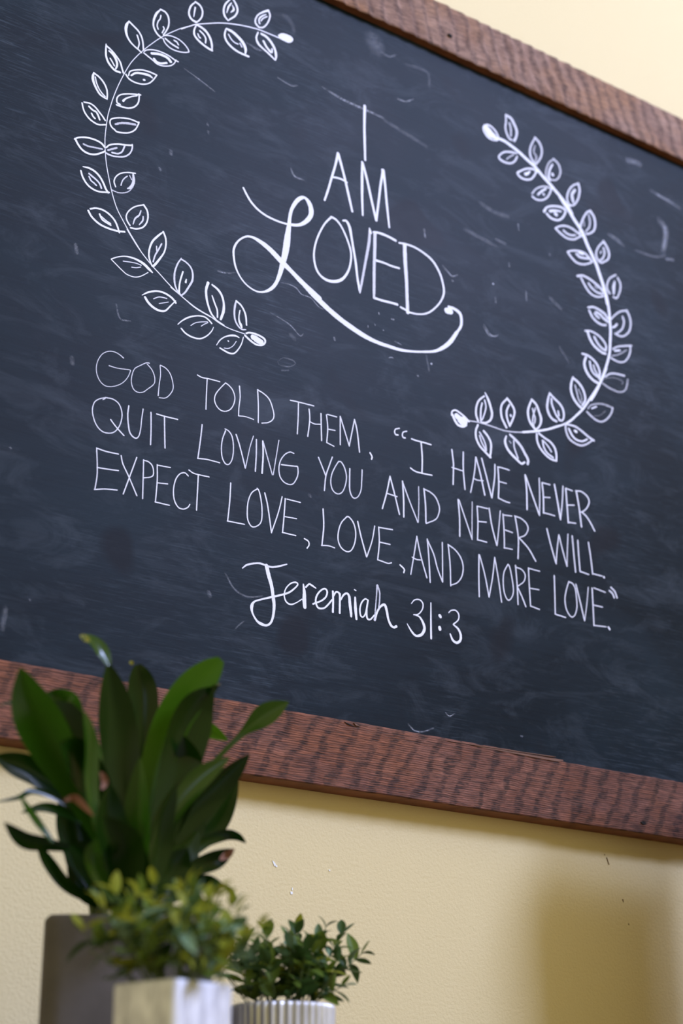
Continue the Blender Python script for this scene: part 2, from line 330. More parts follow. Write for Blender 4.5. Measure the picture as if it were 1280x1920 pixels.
# ------------------------------------------------------------------ chalk strokes, in 0.1 mm on the board: x,z,width
STROKES = """
@wreath_left|chalk_stem
c 1 8557,24451,15 8572,24611,15 8604,24778,15 8643,24950,15 8705,25167,14 8783,25393,14 8879,25629,14 8970,25793,14 9079,25958,14 9222,26148,14 9375,26332,15 9548,26505,15 9716,26655,15 9886,26776,16
c 1 9705,26632,20 9824,26732,20 9961,26836,21 10170,26948,22 10382,27053,23 10579,27128,24 10778,27186,24 10943,27223,25 11091,27246,26 11258,27251,27 11455,27256,27
c 1 8560,24475,15 8546,24266,15 8553,24066,16 8586,23811,16 8642,23568,17 8710,23329,17 8790,23129,18 8892,22970,18 8994,22827,18 9094,22700,18 9186,22586,18
c 1 8961,22853,20 9061,22726,20 9162,22607,20 9278,22494,20 9393,22396,20 9508,22313,20 9640,22212,20 9789,22115,20 9921,22045,20 10086,21962,20 10251,21917,20 10417,21880,20 10568,21830,20
c 1 9685,22163,18 9808,22103,18 9932,22042,18 10069,21979,18 10207,21935,18 10331,21905,18 10457,21852,18 10582,21817,18 10708,21802,17 10911,21797,17
@wreath_left|chalk_bud
c 1 11455,27295,48 11521,27350,54 11616,27364,64 11692,27349,71 11683,27296,46 11626,27261,58 11540,27262,65 11474,27271,66
c 1 11502,27309,92 11578,27312,94 11654,27307,95
@wreath_left|chalk_bud
c 1 10939,21812,32 10988,21841,34 11088,21851,37 11187,21840,39 11252,21812,42 11260,21760,33 11211,21705,32 11118,21684,37 11019,21714,40 10919,21772,41
c 1 11053,21786,102 11103,21781,106 11153,21762,108 11196,21748,108
c 1 11089,21749,61 11160,21730,59 11217,21734,56
@wreath_left|chalk_leaf
c 1 9339,26825,20 9275,26722,44 9237,26603,40 9228,26497,35 9253,26417,36 9307,26350,38 9376,26317,30
c 1 9339,26825,37 9417,26815,39 9470,26756,36 9488,26662,31 9478,26565,28 9439,26456,26 9402,26384,26
c 1 9348,26719,24 9337,26649,22 9306,26588,22 9292,26508,25 9311,26449,28
c 1 9397,26529,32 9412,26499,27 9396,26455,24 9381,26411,24
@wreath_left|chalk_leaf
c 1 9401,26320,26 9438,26254,27 9525,26202,27 9645,26196,25 9765,26226,23 9842,26265,21
c 1 9416,26381,20 9517,26421,22 9637,26426,25 9742,26390,26 9822,26324,26 9847,26274,24
c 1 9438,26336,36 9505,26302,36 9574,26278,35 9660,26262,35
c 1 9588,26367,31 9631,26359,32 9662,26321,31
@wreath_left|chalk_leaf
c 1 8827,26378,17 8790,26288,54 8782,26195,54 8807,26097,42 8860,26022,37 8929,25972,33 8997,25940,33 9056,25907,25
c 1 8827,26369,36 8913,26317,36 8991,26262,35 9044,26186,33 9070,26089,30 9084,25969,29
c 1 8969,26185,30 8997,26111,29 9009,26044,26 8993,25956,24
@wreath_left|chalk_leaf
c 1 9093,25946,20 9144,25996,22 9260,26047,25 9394,26062,27 9514,26051,28 9609,26020,29 9669,26014,28
c 1 9094,25920,29 9166,25889,29 9251,25854,29 9319,25821,28 9420,25829,24 9537,25883,22 9603,25954,20 9631,26029,21
c 1 9221,25967,48 9329,26006,50 9430,26014,55 9499,25999,59 9543,25958,59
c 1 9266,25888,50 9310,25853,49 9385,25859,41 9477,25908,39
@wreath_left|chalk_leaf
c 1 8478,25807,19 8480,25702,36 8489,25599,38 8526,25510,42 8585,25448,44 8644,25412,43 8725,25412,41
c 1 8487,25776,36 8562,25738,36 8647,25669,36 8716,25593,35 8750,25502,33 8777,25425,32
c 1 8532,25707,32 8598,25674,52 8651,25600,48 8671,25521,41 8651,25441,26
c 1 8557,25586,29 8597,25533,29 8627,25487,29
@wreath_left|chalk_leaf
c 1 8864,25419,25 8885,25499,24 8980,25566,27 9094,25612,29 9210,25627,32 9319,25620,33
c 1 8820,25418,34 8875,25362,34 8974,25343,32 9089,25362,28 9194,25419,25 9265,25511,24 9319,25615,24
c 1 8904,25436,29 8983,25514,40 9097,25549,46 9196,25562,50 9250,25541,28
c 1 9110,25445,39 9126,25452,39
@wreath_left|chalk_leaf
c 1 8313,25234,24 8301,25151,50 8317,25071,49 8361,24986,41 8421,24908,39 8495,24879,35 8543,24870,26
c 1 8313,25225,35 8398,25192,35 8473,25129,35 8526,25039,32 8542,24942,29 8540,24868,28
c 1 8339,25167,24 8364,25074,25 8409,24989,26 8468,24928,27 8509,24902,27
@wreath_left|chalk_leaf
c 1 8752,24865,33 8703,24880,32 8699,24956,25 8744,25027,24 8839,25084,27 8951,25128,28 9072,25165,29
c 1 8697,24837,34 8770,24838,34 8882,24855,31 8977,24915,27 9038,25010,27 9050,25120,30 9044,25167,32
c 1 8797,24945,42 8842,25007,29 8937,25081,24 9017,25127,22
@wreath_left|chalk_leaf
c 1 8160,24645,30 8180,24568,31 8215,24498,33 8282,24432,34 8362,24397,34 8441,24391,30 8542,24431,28
c 1 8190,24671,29 8283,24688,31 8363,24661,33 8430,24603,33 8488,24551,32 8531,24500,32
c 1 8270,24631,38 8328,24595,38 8383,24584,38 8417,24539,36 8445,24477,35
c 1 8315,24531,33 8341,24490,34 8371,24469,34
@wreath_left|chalk_leaf
c 1 8662,24414,32 8620,24457,31 8609,24529,25 8654,24585,25 8779,24646,27 8923,24682,30 9061,24678,31
c 1 8678,24412,35 8728,24386,32 8839,24413,29 8933,24458,26 9011,24537,25 9055,24641,26 9066,24689,27
c .8 8698,24505,45 8783,24557,47 8894,24597,50 9007,24622,51
@wreath_left|chalk_leaf
c 1 8081,24005,28 8147,24059,30 8269,24105,33 8393,24117,35 8489,24100,38 8546,24055,38
c 1 8091,24017,39 8131,23950,40 8204,23879,41 8299,23853,38 8407,23878,34 8512,23950,31 8557,23993,31
c .8 8222,23977,39 8292,23972,38 8400,23989,37 8509,24007,37
@wreath_left|chalk_leaf
c 1 8570,24056,28 8629,24127,29 8753,24188,32 8880,24221,33 8975,24253,32
c .9 8978,24268,32 8978,24200,30 8942,24101,28 8858,24017,30 8733,23969,32 8638,23957,35 8574,23966,36
c .8 8603,24027,41 8664,24068,41 8733,24117,41
c .9 8667,24010,36 8761,24030,33 8822,24088,30 8857,24195,32
@wreath_left|chalk_leaf
c 1 8235,23610,20 8328,23621,38 8422,23599,41 8503,23539,40 8562,23455,39 8597,23386,39 8639,23335,40
c 1 8206,23533,33 8237,23447,35 8304,23358,36 8392,23309,36 8500,23300,33 8654,23344,32
c .9 8333,23532,37 8388,23504,37 8444,23476,37 8501,23432,36 8531,23369,35
c .9 8335,23484,32 8369,23431,33 8417,23408,33 8452,23384,33
@wreath_left|chalk_leaf
c 1 8749,23475,28 8722,23548,25 8742,23630,22 8809,23714,23 8917,23775,25 9047,23808,26
c .9 9012,23791,33 9024,23712,54 9020,23627,58 8976,23544,47 8938,23513,28
c .8 8959,23737,26 8993,23684,26
c .8 8698,23399,28 8793,23393,26 8886,23424,24 8963,23481,22 9022,23578,22
c .9 8831,23526,23 8846,23595,23 8875,23656,22 8923,23715,22
@wreath_left|chalk_leaf
c 1 8382,22977,29 8469,23020,31 8577,23027,35 8672,22996,36 8753,22936,36 8804,22857,35 8843,22758,34
c 1 8354,22938,39 8409,22861,39 8505,22799,39 8606,22771,38 8731,22766,37 8824,22775,35 8924,22799,35
c 1 8527,22944,35 8562,22884,36 8602,22858,36 8704,22830,35
c 1 8560,22916,22 8632,22877,22 8703,22854,21
@wreath_left|chalk_leaf
c 1 9001,22931,31 8954,22992,30 8938,23068,25 8978,23164,23 9069,23263,24 9201,23341,25
c 1 9201,23341,37 9261,23267,35 9278,23158,31 9254,23050,28 9194,22963,28 9101,22910,31 9014,22896,32
c .9 9163,23231,23 9138,23148,31 9077,23069,31 9050,22969,20
c .9 9202,23147,25 9197,23079,31 9145,22991,17
@wreath_left|chalk_leaf
c 1 9532,23014,22 9452,22920,36 9368,22801,36 9326,22672,33 9319,22556,32 9342,22467,31 9380,22396,28
c 1 9532,23014,36 9573,22922,34 9581,22809,31 9558,22687,29 9498,22569,34 9438,22467,42 9393,22403,41
c .9 9513,22810,29 9461,22686,28 9417,22590,29 9390,22475,29
c .9 9435,22742,26 9438,22670,26
@wreath_left|chalk_leaf
c 1 8742,22300,20 8829,22360,20 8935,22409,21 9044,22427,33 9154,22419,42 9250,22388,54 9332,22335,51 9384,22301,26
c 1 8742,22295,20 8819,22242,20 8915,22179,20 8995,22139,19 9112,22137,17 9212,22186,16 9318,22279,15
c .9 8924,22328,19 9032,22349,19 9125,22362,20 9204,22356,20
c .9 9059,22278,17 9129,22291,17 9198,22325,16
@wreath_left|chalk_leaf
c .9 9837,22684,20 9781,22575,32 9742,22440,33 9736,22324,39 9753,22217,35 9796,22134,33 9851,22095,26
c .9 9838,22668,33 9917,22646,34 9993,22589,34 10028,22503,38 10027,22388,40 9978,22274,37 9917,22157,34 9855,22081,28
c 1 9871,22475,30 9845,22376,30 9824,22272,31 9819,22174,35 9821,22110,39
c 1 9929,22372,21 9920,22320,40
@wreath_left|chalk_leaf
c 1 9240,21893,14 9332,21967,31 9456,22027,33 9567,22040,37 9664,22019,39 9729,21984,40 9771,21941,40
c 1 9288,21874,46 9338,21811,47 9419,21758,46 9515,21737,42 9609,21762,31 9685,21858,25 9770,21973,19
c .9 9422,21893,20 9491,21942,20 9554,21959,22 9626,21963,23
c .9 9511,21847,15 9589,21883,15 9655,21915,15
@wreath_left|chalk_leaf
c 1 10287,22433,55 10257,22316,48 10265,22189,45 10297,22069,39 10349,21956,37 10434,21878,26
c 1 10354,22422,34 10446,22378,46 10515,22302,45 10552,22183,41 10550,22052,54 10508,21909,43
c 1 10358,22243,25 10403,22135,33 10447,22035,32 10453,21924,30
@wreath_left|chalk_leaf
c 1 9818,21614,16 9889,21696,23 9994,21782,29 10128,21846,23 10236,21864,28 10306,21839,31 10362,21796,31
c 1 9874,21565,30 9949,21509,33 10058,21483,31 10179,21497,27 10286,21572,23 10365,21676,19 10393,21745,12
c .9 10025,21658,16 10091,21719,17 10185,21765,17 10293,21801,18
c .9 10193,21701,16 10240,21745,16 10300,21790,17
@wreath_left|chalk_leaf
c .9 10761,22295,26 10742,22200,43 10733,22088,39 10746,21983,36 10790,21902,35 10861,21856,30 10931,21871,19
c 1 10761,22288,35 10840,22245,36 10898,22167,35 10928,22081,36 10941,21949,29
c 1 10827,22152,24 10812,22058,25 10817,21978,36 10846,21919,53 10861,21883,31
@wreath_left|chalk_leaf
c 1 10450,21476,14 10505,21572,21 10586,21650,21 10682,21700,33 10766,21719,33 10819,21708,21
c 1 10508,21447,29 10577,21428,35 10661,21412,33 10743,21433,26 10811,21518,22 10865,21628,20 10891,21737,18
c 1 10640,21600,28 10645,21596,28
c .9 10576,21467,17 10645,21481,16 10720,21544,15 10774,21634,16
@wreath_left|chalk_leaf
c 1 9931,27242,21 9855,27131,33 9824,27004,37 9844,26919,46 9898,26878,48 9960,26875,45
c 1 9931,27242,42 10011,27214,43 10058,27131,36 10047,27013,30 9994,26913,28 9942,26861,29
c 1 9930,27138,33 9919,27048,28 9908,26952,17
@wreath_left|chalk_leaf
c 1 9961,26823,22 9926,26714,36 9932,26623,44 9995,26559,48 10093,26510,48 10182,26484,47 10245,26475,46
c 1 9961,26827,33 10049,26817,52 10139,26773,53 10203,26690,50 10236,26592,45 10245,26475,29
c 1 10025,26740,38 10088,26703,37 10128,26646,33 10127,26562,29
c 1 9992,26669,30 10011,26625,32 10034,26613,33
@wreath_left|chalk_leaf
c 1 10551,27591,21 10463,27453,34 10433,27324,39 10453,27219,47 10514,27161,32
c 1 10596,27612,36 10658,27525,47 10682,27421,38 10639,27305,33 10559,27210,33 10520,27164,21
c 1 10570,27523,21 10518,27421,38 10488,27296,16
c 1 10589,27484,21 10613,27417,43 10560,27335,15
@wreath_left|chalk_leaf
c 1 10482,26985,30 10462,26862,40 10496,26765,48 10588,26693,49 10697,26656,47 10806,26648,45 10897,26650,44
c 1 10500,26993,47 10600,26982,66 10710,26927,68 10793,26860,72 10840,26767,60 10838,26681,32
c 1 10529,26902,29 10585,26833,29 10640,26801,29 10703,26797,27
c .9 10739,26826,35 10771,26778,35
@wreath_left|chalk_leaf
c 1 11253,27696,45 11160,27623,38 11059,27518,29 11014,27410,32 11019,27335,42 11081,27286,44
c 1 11253,27686,42 11282,27621,37 11265,27515,31 11219,27407,29 11155,27320,30 11081,27286,33
c 1 11207,27596,19 11124,27519,31 11079,27440,33 11089,27367,39
c 1 11227,27566,25 11152,27493,24 11116,27428,25
@wreath_left|chalk_leaf
c 1 11064,27182,33 11034,27063,38 11076,26967,55 11169,26913,41 11281,26858,46 11384,26798,32
c 1 11129,27183,53 11222,27167,60 11316,27094,60 11383,26989,56 11402,26882,50 11394,26802,28
c 1 11167,27062,49 11224,26976,51 11299,26913,56
c 1 11327,26983,34 11327,26916,34
@wreath_right|chalk_stem
c 1 15968,27160,69 16100,27161,73 16249,27125,77 16435,27061,80 16602,26980,81 16789,26897,83 16954,26771,84 17120,26662,84 17268,26554,84 17398,26456,85 17508,26351,86 17597,26238,86
c 1 17349,26476,90 17438,26372,90 17547,26257,90 17655,26125,90 17764,26011,90 17835,25917,89 17918,25725,89 18021,25540,89 18106,25384,88 18169,25203,87 18232,25023,86 18276,24854,84 18307,24648,82
c 1 18292,24856,70 18320,24682,69 18335,24505,67 18336,24308,65 18331,24110,63 18302,23905,62 18273,23702,59 18217,23525,56 18141,23343,54 18056,23159,52 17951,22955,51 17827,22748,49 17740,22630,48
c 1 18160,23354,53 18040,23113,51 17905,22902,49 17732,22665,48 17540,22411,47 17376,22244,45 17215,22094,44 17059,21992,36 16907,21914,44 16719,21819,44 16497,21730,45 16314,21668,45 16170,21622,45
c .8 16756,21833,30 16514,21725,31 16278,21651,31 16027,21585,32 15781,21546,33 15574,21550,34 15369,21554,34 15233,21549,33 15046,21525,32
@wreath_right|chalk_bud
c 1 15695,27282,137 15739,27231,183 15792,27184,201 15856,27167,150 15933,27138,87
c 1 15678,27309,29 15637,27250,35 15652,27170,44 15722,27096,45 15814,27073,37 15937,27105,29 15969,27178,40 15919,27277,46 15810,27345,43 15717,27342,38
@wreath_right|chalk_bud
c 1 14704,21527,38 14715,21595,32 14783,21635,35 14866,21614,41 14964,21568,43 15045,21511,44
c 1 14721,21539,55 14759,21463,56 14823,21394,52 14922,21389,42 14991,21432,39
c 1 14804,21540,124 14869,21507,123 14926,21479,123
c 1 14843,21471,72 14916,21426,67 14974,21434,55 14987,21524,75 14912,21533,64
@wreath_right|chalk_leaf
c .9 16171,27726,46 16167,27585,45 16146,27455,47 16167,27343,53 16219,27260,56 16275,27248,51
c .9 16171,27726,51 16284,27703,79 16355,27609,79 16405,27490,71 16387,27362,54 16333,27253,62
c .8 16248,27583,63 16270,27471,60 16261,27329,57
@wreath_right|chalk_leaf
c .9 16375,27012,42 16240,26985,50 16086,26924,44 15967,26801,45 15982,26739,67 16093,26718,56 16226,26749,45 16326,26839,44 16380,26945,47
c .8 16135,26799,31 16215,26881,31 16305,26959,32
@wreath_right|chalk_leaf
c .85 16835,27514,41 16742,27346,48 16694,27206,55 16695,27085,66 16756,26988,71 16802,26954,70
c .85 16835,27514,71 16924,27453,72 16974,27333,63 16954,27186,52 16887,27056,46 16812,26958,44
c .7 16819,27342,42 16781,27205,70 16833,27121,84 16806,27007,60
@wreath_right|chalk_leaf
c .95 16821,26806,60 16745,26829,51 16588,26777,43 16449,26681,40 16368,26599,53 16440,26542,59 16554,26543,47 16672,26596,41 16755,26696,42 16811,26802,44
c 1 16552,26652,73 16611,26692,58 16663,26755,29
@wreath_right|chalk_leaf
c .75 17251,27232,47 17135,27117,48 17065,26969,55 17035,26819,67 17087,26735,75
c .8 17251,27232,66 17355,27167,68 17394,27043,57 17354,26906,45 17268,26804,41 17167,26766,45
c .95 17212,27103,44 17144,26982,47 17103,26828,54 17127,26751,63
c 1 17196,26894,77 17200,26885,77
@wreath_right|chalk_leaf
c .85 16681,26302,38 16775,26430,37 16917,26535,39 17056,26578,46 17143,26567,53
c .9 16686,26245,58 16780,26220,51 16917,26262,42 17041,26367,41 17119,26507,45 17149,26578,46
c .95 16817,26335,46 16911,26438,46 17014,26528,46
c .9 16950,26393,68 16957,26389,68
@wreath_right|chalk_leaf
c .9 17824,26944,36 17686,26849,41 17576,26712,44 17514,26551,52 17524,26434,64 17569,26382,67
c .9 17813,26931,62 17833,26808,57 17800,26657,49 17740,26530,44 17651,26421,41 17571,26400,47
c .9 17719,26765,62 17640,26649,70 17642,26546,85 17656,26483,58
@wreath_right|chalk_leaf
c .95 16938,26036,66 17013,26148,43 17174,26232,48 17352,26272,55 17439,26252,63
c .95 17003,26009,67 17095,25959,60 17251,25972,47 17376,26076,45 17456,26224,48
c .95 17077,26095,68 17207,26151,55 17345,26184,34
c .95 17205,26083,94 17220,26078,94
@wreath_right|chalk_leaf
c .9 17765,25909,56 17799,26074,53 17884,26259,48 17976,26396,45 18061,26452,45
c .9 18061,26452,73 18143,26352,70 18155,26201,59 18107,26064,47 17998,25966,44 17915,25928,46
c .8 18013,26357,48 18031,26226,61 18000,26095,50 17910,25977,46
c .7 17877,26171,54 17879,26086,54
@wreath_right|chalk_leaf
c .9 17179,25786,41 17302,25872,42 17442,25922,48 17579,25920,56 17694,25884,60 17800,25853,60
c .9 17188,25781,62 17309,25715,61 17442,25677,53 17601,25708,44 17705,25778,41 17800,25853,41
c .9 17374,25805,57 17450,25773,53 17547,25773,45 17648,25809,42
@wreath_right|chalk_leaf
c .9 17429,25397,41 17541,25460,43 17702,25507,48 17840,25512,57 17934,25460,64 18008,25401,65
c .9 17439,25391,64 17529,25306,63 17641,25252,55 17800,25272,45 17944,25346,41 18018,25405,41
c .9 17646,25429,67 17712,25393,59 17831,25408,51 17932,25434,49
c .95 17709,25476,62 17798,25481,62
@wreath_right|chalk_leaf
c .9 18335,25921,39 18201,25772,40 18128,25628,47 18129,25527,59 18183,25461,59 18253,25459,49
c .9 18335,25921,68 18416,25812,66 18445,25686,56 18393,25566,42 18253,25459,41
c .85 18322,25780,65 18333,25681,58 18282,25562,47 18195,25481,44
c .8 18254,25688,45 18230,25646,45
@wreath_right|chalk_leaf
c .9 17628,24982,58 17760,25034,52 17915,25019,61 18049,24972,65 18182,24907,68 18246,24844,70
c .9 17715,24969,60 17784,24860,60 17873,24756,59 17986,24711,50 18106,24724,42 18230,24781,39
c .9 17887,24918,60 17959,24851,58 18074,24805,51 18203,24814,46
c .7 18034,24908,53 18092,24894,53
@wreath_right|chalk_leaf
c .85 18572,25321,41 18408,25190,42 18334,25040,51 18334,24940,63 18379,24888,66
c .85 18617,25268,62 18668,25166,57 18644,25024,47 18580,24886,42 18524,24834,53 18465,24840,50
c .9 18531,25172,41 18494,25042,85 18481,24904,48
@wreath_right|chalk_leaf
c .9 17830,24427,46 17962,24477,51 18098,24463,59 18213,24425,66 18285,24358,69
c .9 17854,24370,64 17923,24261,63 18034,24198,57 18151,24185,49 18232,24210,44
c .9 18013,24395,63 18110,24376,68 18184,24326,69 18279,24290,67
c .9 17980,24352,58 18026,24317,57 18073,24299,54
@wreath_right|chalk_leaf
c .85 18365,24366,41 18499,24507,41 18629,24606,42 18786,24664,44
c .85 18775,24661,66 18834,24546,63 18839,24398,55 18784,24249,45 18661,24129,41 18557,24089,48 18439,24102,53
c .85 18658,24499,62 18678,24398,54 18613,24246,44 18481,24123,41
c .95 18390,24210,43 18454,24254,44 18499,24309,46
@wreath_right|chalk_leaf
c .9 17720,23938,41 17858,23973,45 18012,23947,53 18123,23884,58 18193,23792,57 18173,23689,49
c .95 17777,23932,66 17816,23823,67 17894,23718,66 18005,23655,62 18099,23627,56 18168,23631,51
c .9 17928,23881,63 17997,23781,63 18088,23712,59 18174,23697,53
@wreath_right|chalk_leaf
c .85 18817,23982,43 18641,23923,43 18475,23860,41 18348,23773,40
c .85 18785,23961,52 18773,23851,47 18710,23719,41 18609,23608,37 18486,23564,43 18368,23569,48 18291,23587,51
c .7 18684,23857,38 18565,23765,38 18439,23687,38 18315,23634,39
c .95 18396,23755,42 18519,23800,43
@wreath_right|chalk_leaf
c .95 17612,23466,44 17737,23471,49 17868,23422,55 17956,23337,58 17994,23221,53 17972,23088,48
c .95 17695,23427,53 17647,23310,59 17657,23202,69 17724,23095,70 17832,23024,64 17945,23001,60
c .9 17776,23363,54 17794,23242,56 17844,23161,56 17955,23114,53
c .85 17858,23316,52 17888,23222,53 17958,23147,53
@wreath_right|chalk_leaf
c .85 18116,23176,40 18241,23268,41 18382,23308,45 18581,23326,47
c .6 18092,23130,32 18254,23200,34 18413,23221,38 18529,23199,49 18503,23143,37
c .7 18044,23029,67 18176,22987,64 18310,22970,60 18428,22971,49 18551,23029,49 18622,23145,58 18655,23275,48
@wreath_right|chalk_leaf
c .95 17359,22950,40 17312,22827,52 17292,22698,59 17328,22569,64 17413,22469,63 17520,22406,61
c .95 17358,22934,55 17467,22887,58 17554,22803,60 17601,22691,58 17601,22583,48 17526,22469,42
c .8 17394,22804,45 17422,22688,45 17450,22572,46 17491,22506,47
c .7 17470,22748,47 17521,22638,45 17521,22530,43
@wreath_right|chalk_leaf
c .7 17656,22451,49 17739,22535,48 17897,22602,51 18053,22629,56 18235,22617,60
c .8 18235,22617,52 18196,22512,47 18087,22374,43 17945,22281,44 17812,22284,55 17702,22332,60 17630,22374,61
c .95 17743,22474,31 17853,22536,31
c .6 17779,22345,29 17916,22390,28 18051,22504,28
@wreath_right|chalk_leaf
c .9 16805,22500,39 16759,22365,54 16730,22220,59 16758,22107,65 16825,22035,62 16915,22014,57
c .95 16813,22487,52 16909,22422,52 17015,22359,53 17081,22271,53 17090,22152,46 17047,22064,36 16972,22052,39
c .95 16838,22402,45 16837,22310,47 16875,22215,49 16923,22122,50 16992,22064,49
c .95 16970,22210,43 16979,22134,43
@wreath_right|chalk_leaf
c .95 16399,22265,34 16347,22161,47 16304,22044,51 16305,21925,57 16343,21831,60 16435,21744,59
c .95 16399,22265,55 16493,22201,57 16540,22093,56 16577,21983,64 16560,21874,45 16500,21783,39 16434,21736,38
c .9 16406,22102,39 16427,22018,39 16449,21949,37 16434,21855,34
c .9 16471,22135,32 16417,22000,33 16390,21873,36 16412,21805,39
@wreath_right|chalk_leaf
c .9 17738,21882,52 17628,21914,53 17502,21972,53 17358,22025,50 17228,22029,45 17116,22014,43
c .85 17117,22022,53 17117,21901,56 17171,21780,58 17277,21725,50 17424,21710,46 17559,21767,39 17699,21872,39
c .95 17185,21949,54 17250,21846,53 17338,21793,46 17468,21797,38 17586,21865,36
c 1 17318,21947,60 17350,21940,60
@wreath_right|chalk_leaf
c .95 16466,21670,47 16466,21552,50 16512,21446,52 16613,21353,50 16734,21296,45 16860,21290,42
c .95 16512,21690,48 16634,21640,47 16756,21597,50 16841,21515,53 16868,21403,49 16860,21298,47
c .95 16585,21583,42 16603,21469,44 16669,21382,43 16791,21332,40
c .95 16611,21575,35 16696,21508,36 16762,21428,36
@wreath_right|chalk_leaf
c .95 15386,22048,37 15269,21935,39 15211,21802,44 15201,21668,50 15234,21576,52
c .95 15407,22113,27 15462,22018,58 15507,21898,60 15531,21772,55 15494,21660,45 15404,21585,42 15318,21562,45
c .95 15336,21910,38 15305,21799,39 15293,21679,41 15293,21577,41
c .95 15391,21976,37 15411,21871,34 15379,21746,31 15321,21613,30
@wreath_right|chalk_leaf
c .95 15230,21502,42 15182,21389,45 15184,21260,51 15246,21147,52 15360,21061,51 15458,21001,50
c .95 15345,21424,53 15426,21352,53 15480,21250,51 15473,21119,46 15444,20997,45
c .9 15258,21380,38 15321,21295,38 15367,21192,37 15378,21095,35
c .9 15255,21321,37 15284,21228,37 15331,21154,38 15370,21093,38
@wreath_right|chalk_leaf
c .95 15868,22138,39 15756,22010,40 15723,21898,48 15733,21768,53 15780,21678,54 15819,21615,55
c .95 15868,22138,55 15951,22064,55 16007,21975,54 16002,21885,46 15951,21768,42 15891,21656,41
c .95 15906,22037,39 15846,21917,42 15840,21812,48 15869,21716,50 15892,21664,50
c .95 15925,21857,49 15927,21842,49
@wreath_right|chalk_leaf
c .95 15810,21459,35 15778,21356,57 15815,21250,62 15897,21169,64 15997,21107,59 16098,21053,51 16170,21093,43
c .9 15891,21502,55 16000,21443,64 16101,21366,66 16181,21256,67 16245,21155,65 16231,21079,57
c .9 15964,21419,36 15966,21303,37 16010,21183,38 16033,21131,38
c .7 15875,21381,42 15895,21363,42
@title|chalk_word|I
s 1 13117,26649,63 13104,26272,56 13104,26032,57 13109,25606,46
@title|chalk_word|AM
s 1 12580,25526,62 12527,25287,49 12454,25028,49 12389,24790,48 12318,24566,42
s 1 12585,25512,65 12655,25290,57 12717,25066,56 12786,24785,56 12843,24553,49
c 1 12486,25048,43 12573,25066,41 12661,25068,45 12749,25050,32
s 1 13047,25550,39 13042,25220,62 13038,24908,55 13044,24557,42
s 1 13055,25538,58 13141,25242,58 13217,24913,57 13305,24560,57
s 1 13308,24553,53 13365,24952,53 13404,25231,53 13456,25534,53
s 1 13460,25544,85 13496,25297,56 13522,24947,55 13562,24521,45
@title|chalk_word|LOVED
c 1 10848,24239,41 10898,24157,45 10980,24051,46 11094,23964,45 11241,23906,44 11421,23882,42 11586,23885,40 11718,23908,56 11851,23955,63 11969,24054,83 12053,24182,95 12067,24302,106 12028,24411,99 11951,24473,59 11867,24434,78 11783,24329,79 11708,24172,68 11676,24014,69 11665,23881,86 11645,23729,114 11629,23580,135 11605,23413,130 11574,23259,109 11542,23123,99 11495,22950,79 11431,22789,66 11336,22665,59 11209,22581,37 11083,22560,33 10940,22605,32 10828,22698,32 10748,22825,38 10710,22966,42 10702,23133,44 10770,23289,35 10895,23410,36 11006,23444,49 11134,23423,79 11264,23374,100 11378,23311,112 11492,23232,117 11591,23171,116 11722,23089,94 11871,22989,109 12019,22904,105 12219,22796,105
c 1 11941,22934,85 12072,22842,95 12248,22743,114 12424,22644,114 12623,22552,112 12824,22479,111 13049,22413,99 13276,22378,77 13506,22374,71 13739,22381,60 13974,22424,45 14214,22491,45 14408,22560,54 14581,22676,76 14734,22829,86 14871,23034,72
c 1 14865,23021,53 14958,23170,57 14977,23308,67 14944,23407,75 14834,23450,66 14723,23448,61
c 1 14682,23369,132 14757,23381,133
c 1 12445,24307,45 12320,24143,36 12207,23909,37 12139,23694,39 12117,23495,42 12150,23316,47 12227,23206,49 12360,23159,59 12517,23190,62 12652,23284,55 12756,23456,44 12804,23644,44 12806,23816,44 12739,24010,41 12638,24191,43 12536,24286,48 12445,24307,50
c 1 12662,24320,35 12731,24334,54 12788,24244,67 12821,24082,54 12853,23897,54 12896,23653,53 12926,23385,53 12969,23165,54
c .85 13179,24317,64 13157,24090,71 13106,23833,65 13056,23578,56 13006,23326,56 12969,23144,43
s 1 13173,24359,36 13191,24288,66
s .9 13278,24319,80 13267,23997,74 13250,23665,69 13242,23360,65 13237,23135,55
c 1 13243,24318,35 13361,24342,51 13527,24340,54 13682,24317,56
c 1 13292,23820,50 13445,23828,42 13586,23821,42 13741,23830,42
c 1 13240,23136,49 13384,23139,49 13571,23156,49 13688,23162,50
c .95 13861,24301,93 13865,23981,88 13880,23657,78 13883,23353,72 13887,23085,82
c 1 13753,24297,40 13886,24321,42 14080,24321,46 14298,24262,49 14443,24177,52 14560,24015,51 14615,23855,48 14633,23684,47 14565,23507,37 14436,23335,35 14286,23200,35 14115,23125,33 13923,23097,41 13853,23117,45 13751,23134,44
@reference|chalk_word|Jeremiah
c .95 10941,18217,21 11008,18276,31 11115,18320,32 11223,18343,34 11317,18334,35 11411,18329,33 11536,18369,32 11659,18422,21
c 1 11325,18332,72 11365,18193,75 11413,18050,65 11438,17902,64 11455,17781,56 11441,17628,45 11403,17525,38 11335,17474,37 11250,17480,52 11181,17511,38 11111,17606,35 11097,17699,59 11139,17775,31 11261,17833,29 11431,17901,34 11571,17956,34 11696,18016,32 11791,18097,27 11841,18163,28 11806,18185,28 11727,18155,24 11648,18069,22 11618,17965,25 11650,17874,30 11728,17848,28 11823,17894,18 11910,17960,19
s 1 11934,18182,29 11950,18059,65 11950,17946,77 11958,17850,61
c 1 11974,18148,30 12030,18204,30 12078,18194,35 12143,18167,22
c 1 12094,17925,29 12159,17959,29 12239,18002,29 12313,18073,31 12334,18156,37 12289,18189,31 12207,18130,30 12151,18042,33 12142,17956,37 12183,17886,35 12271,17896,29 12337,17951,30 12419,18051,31
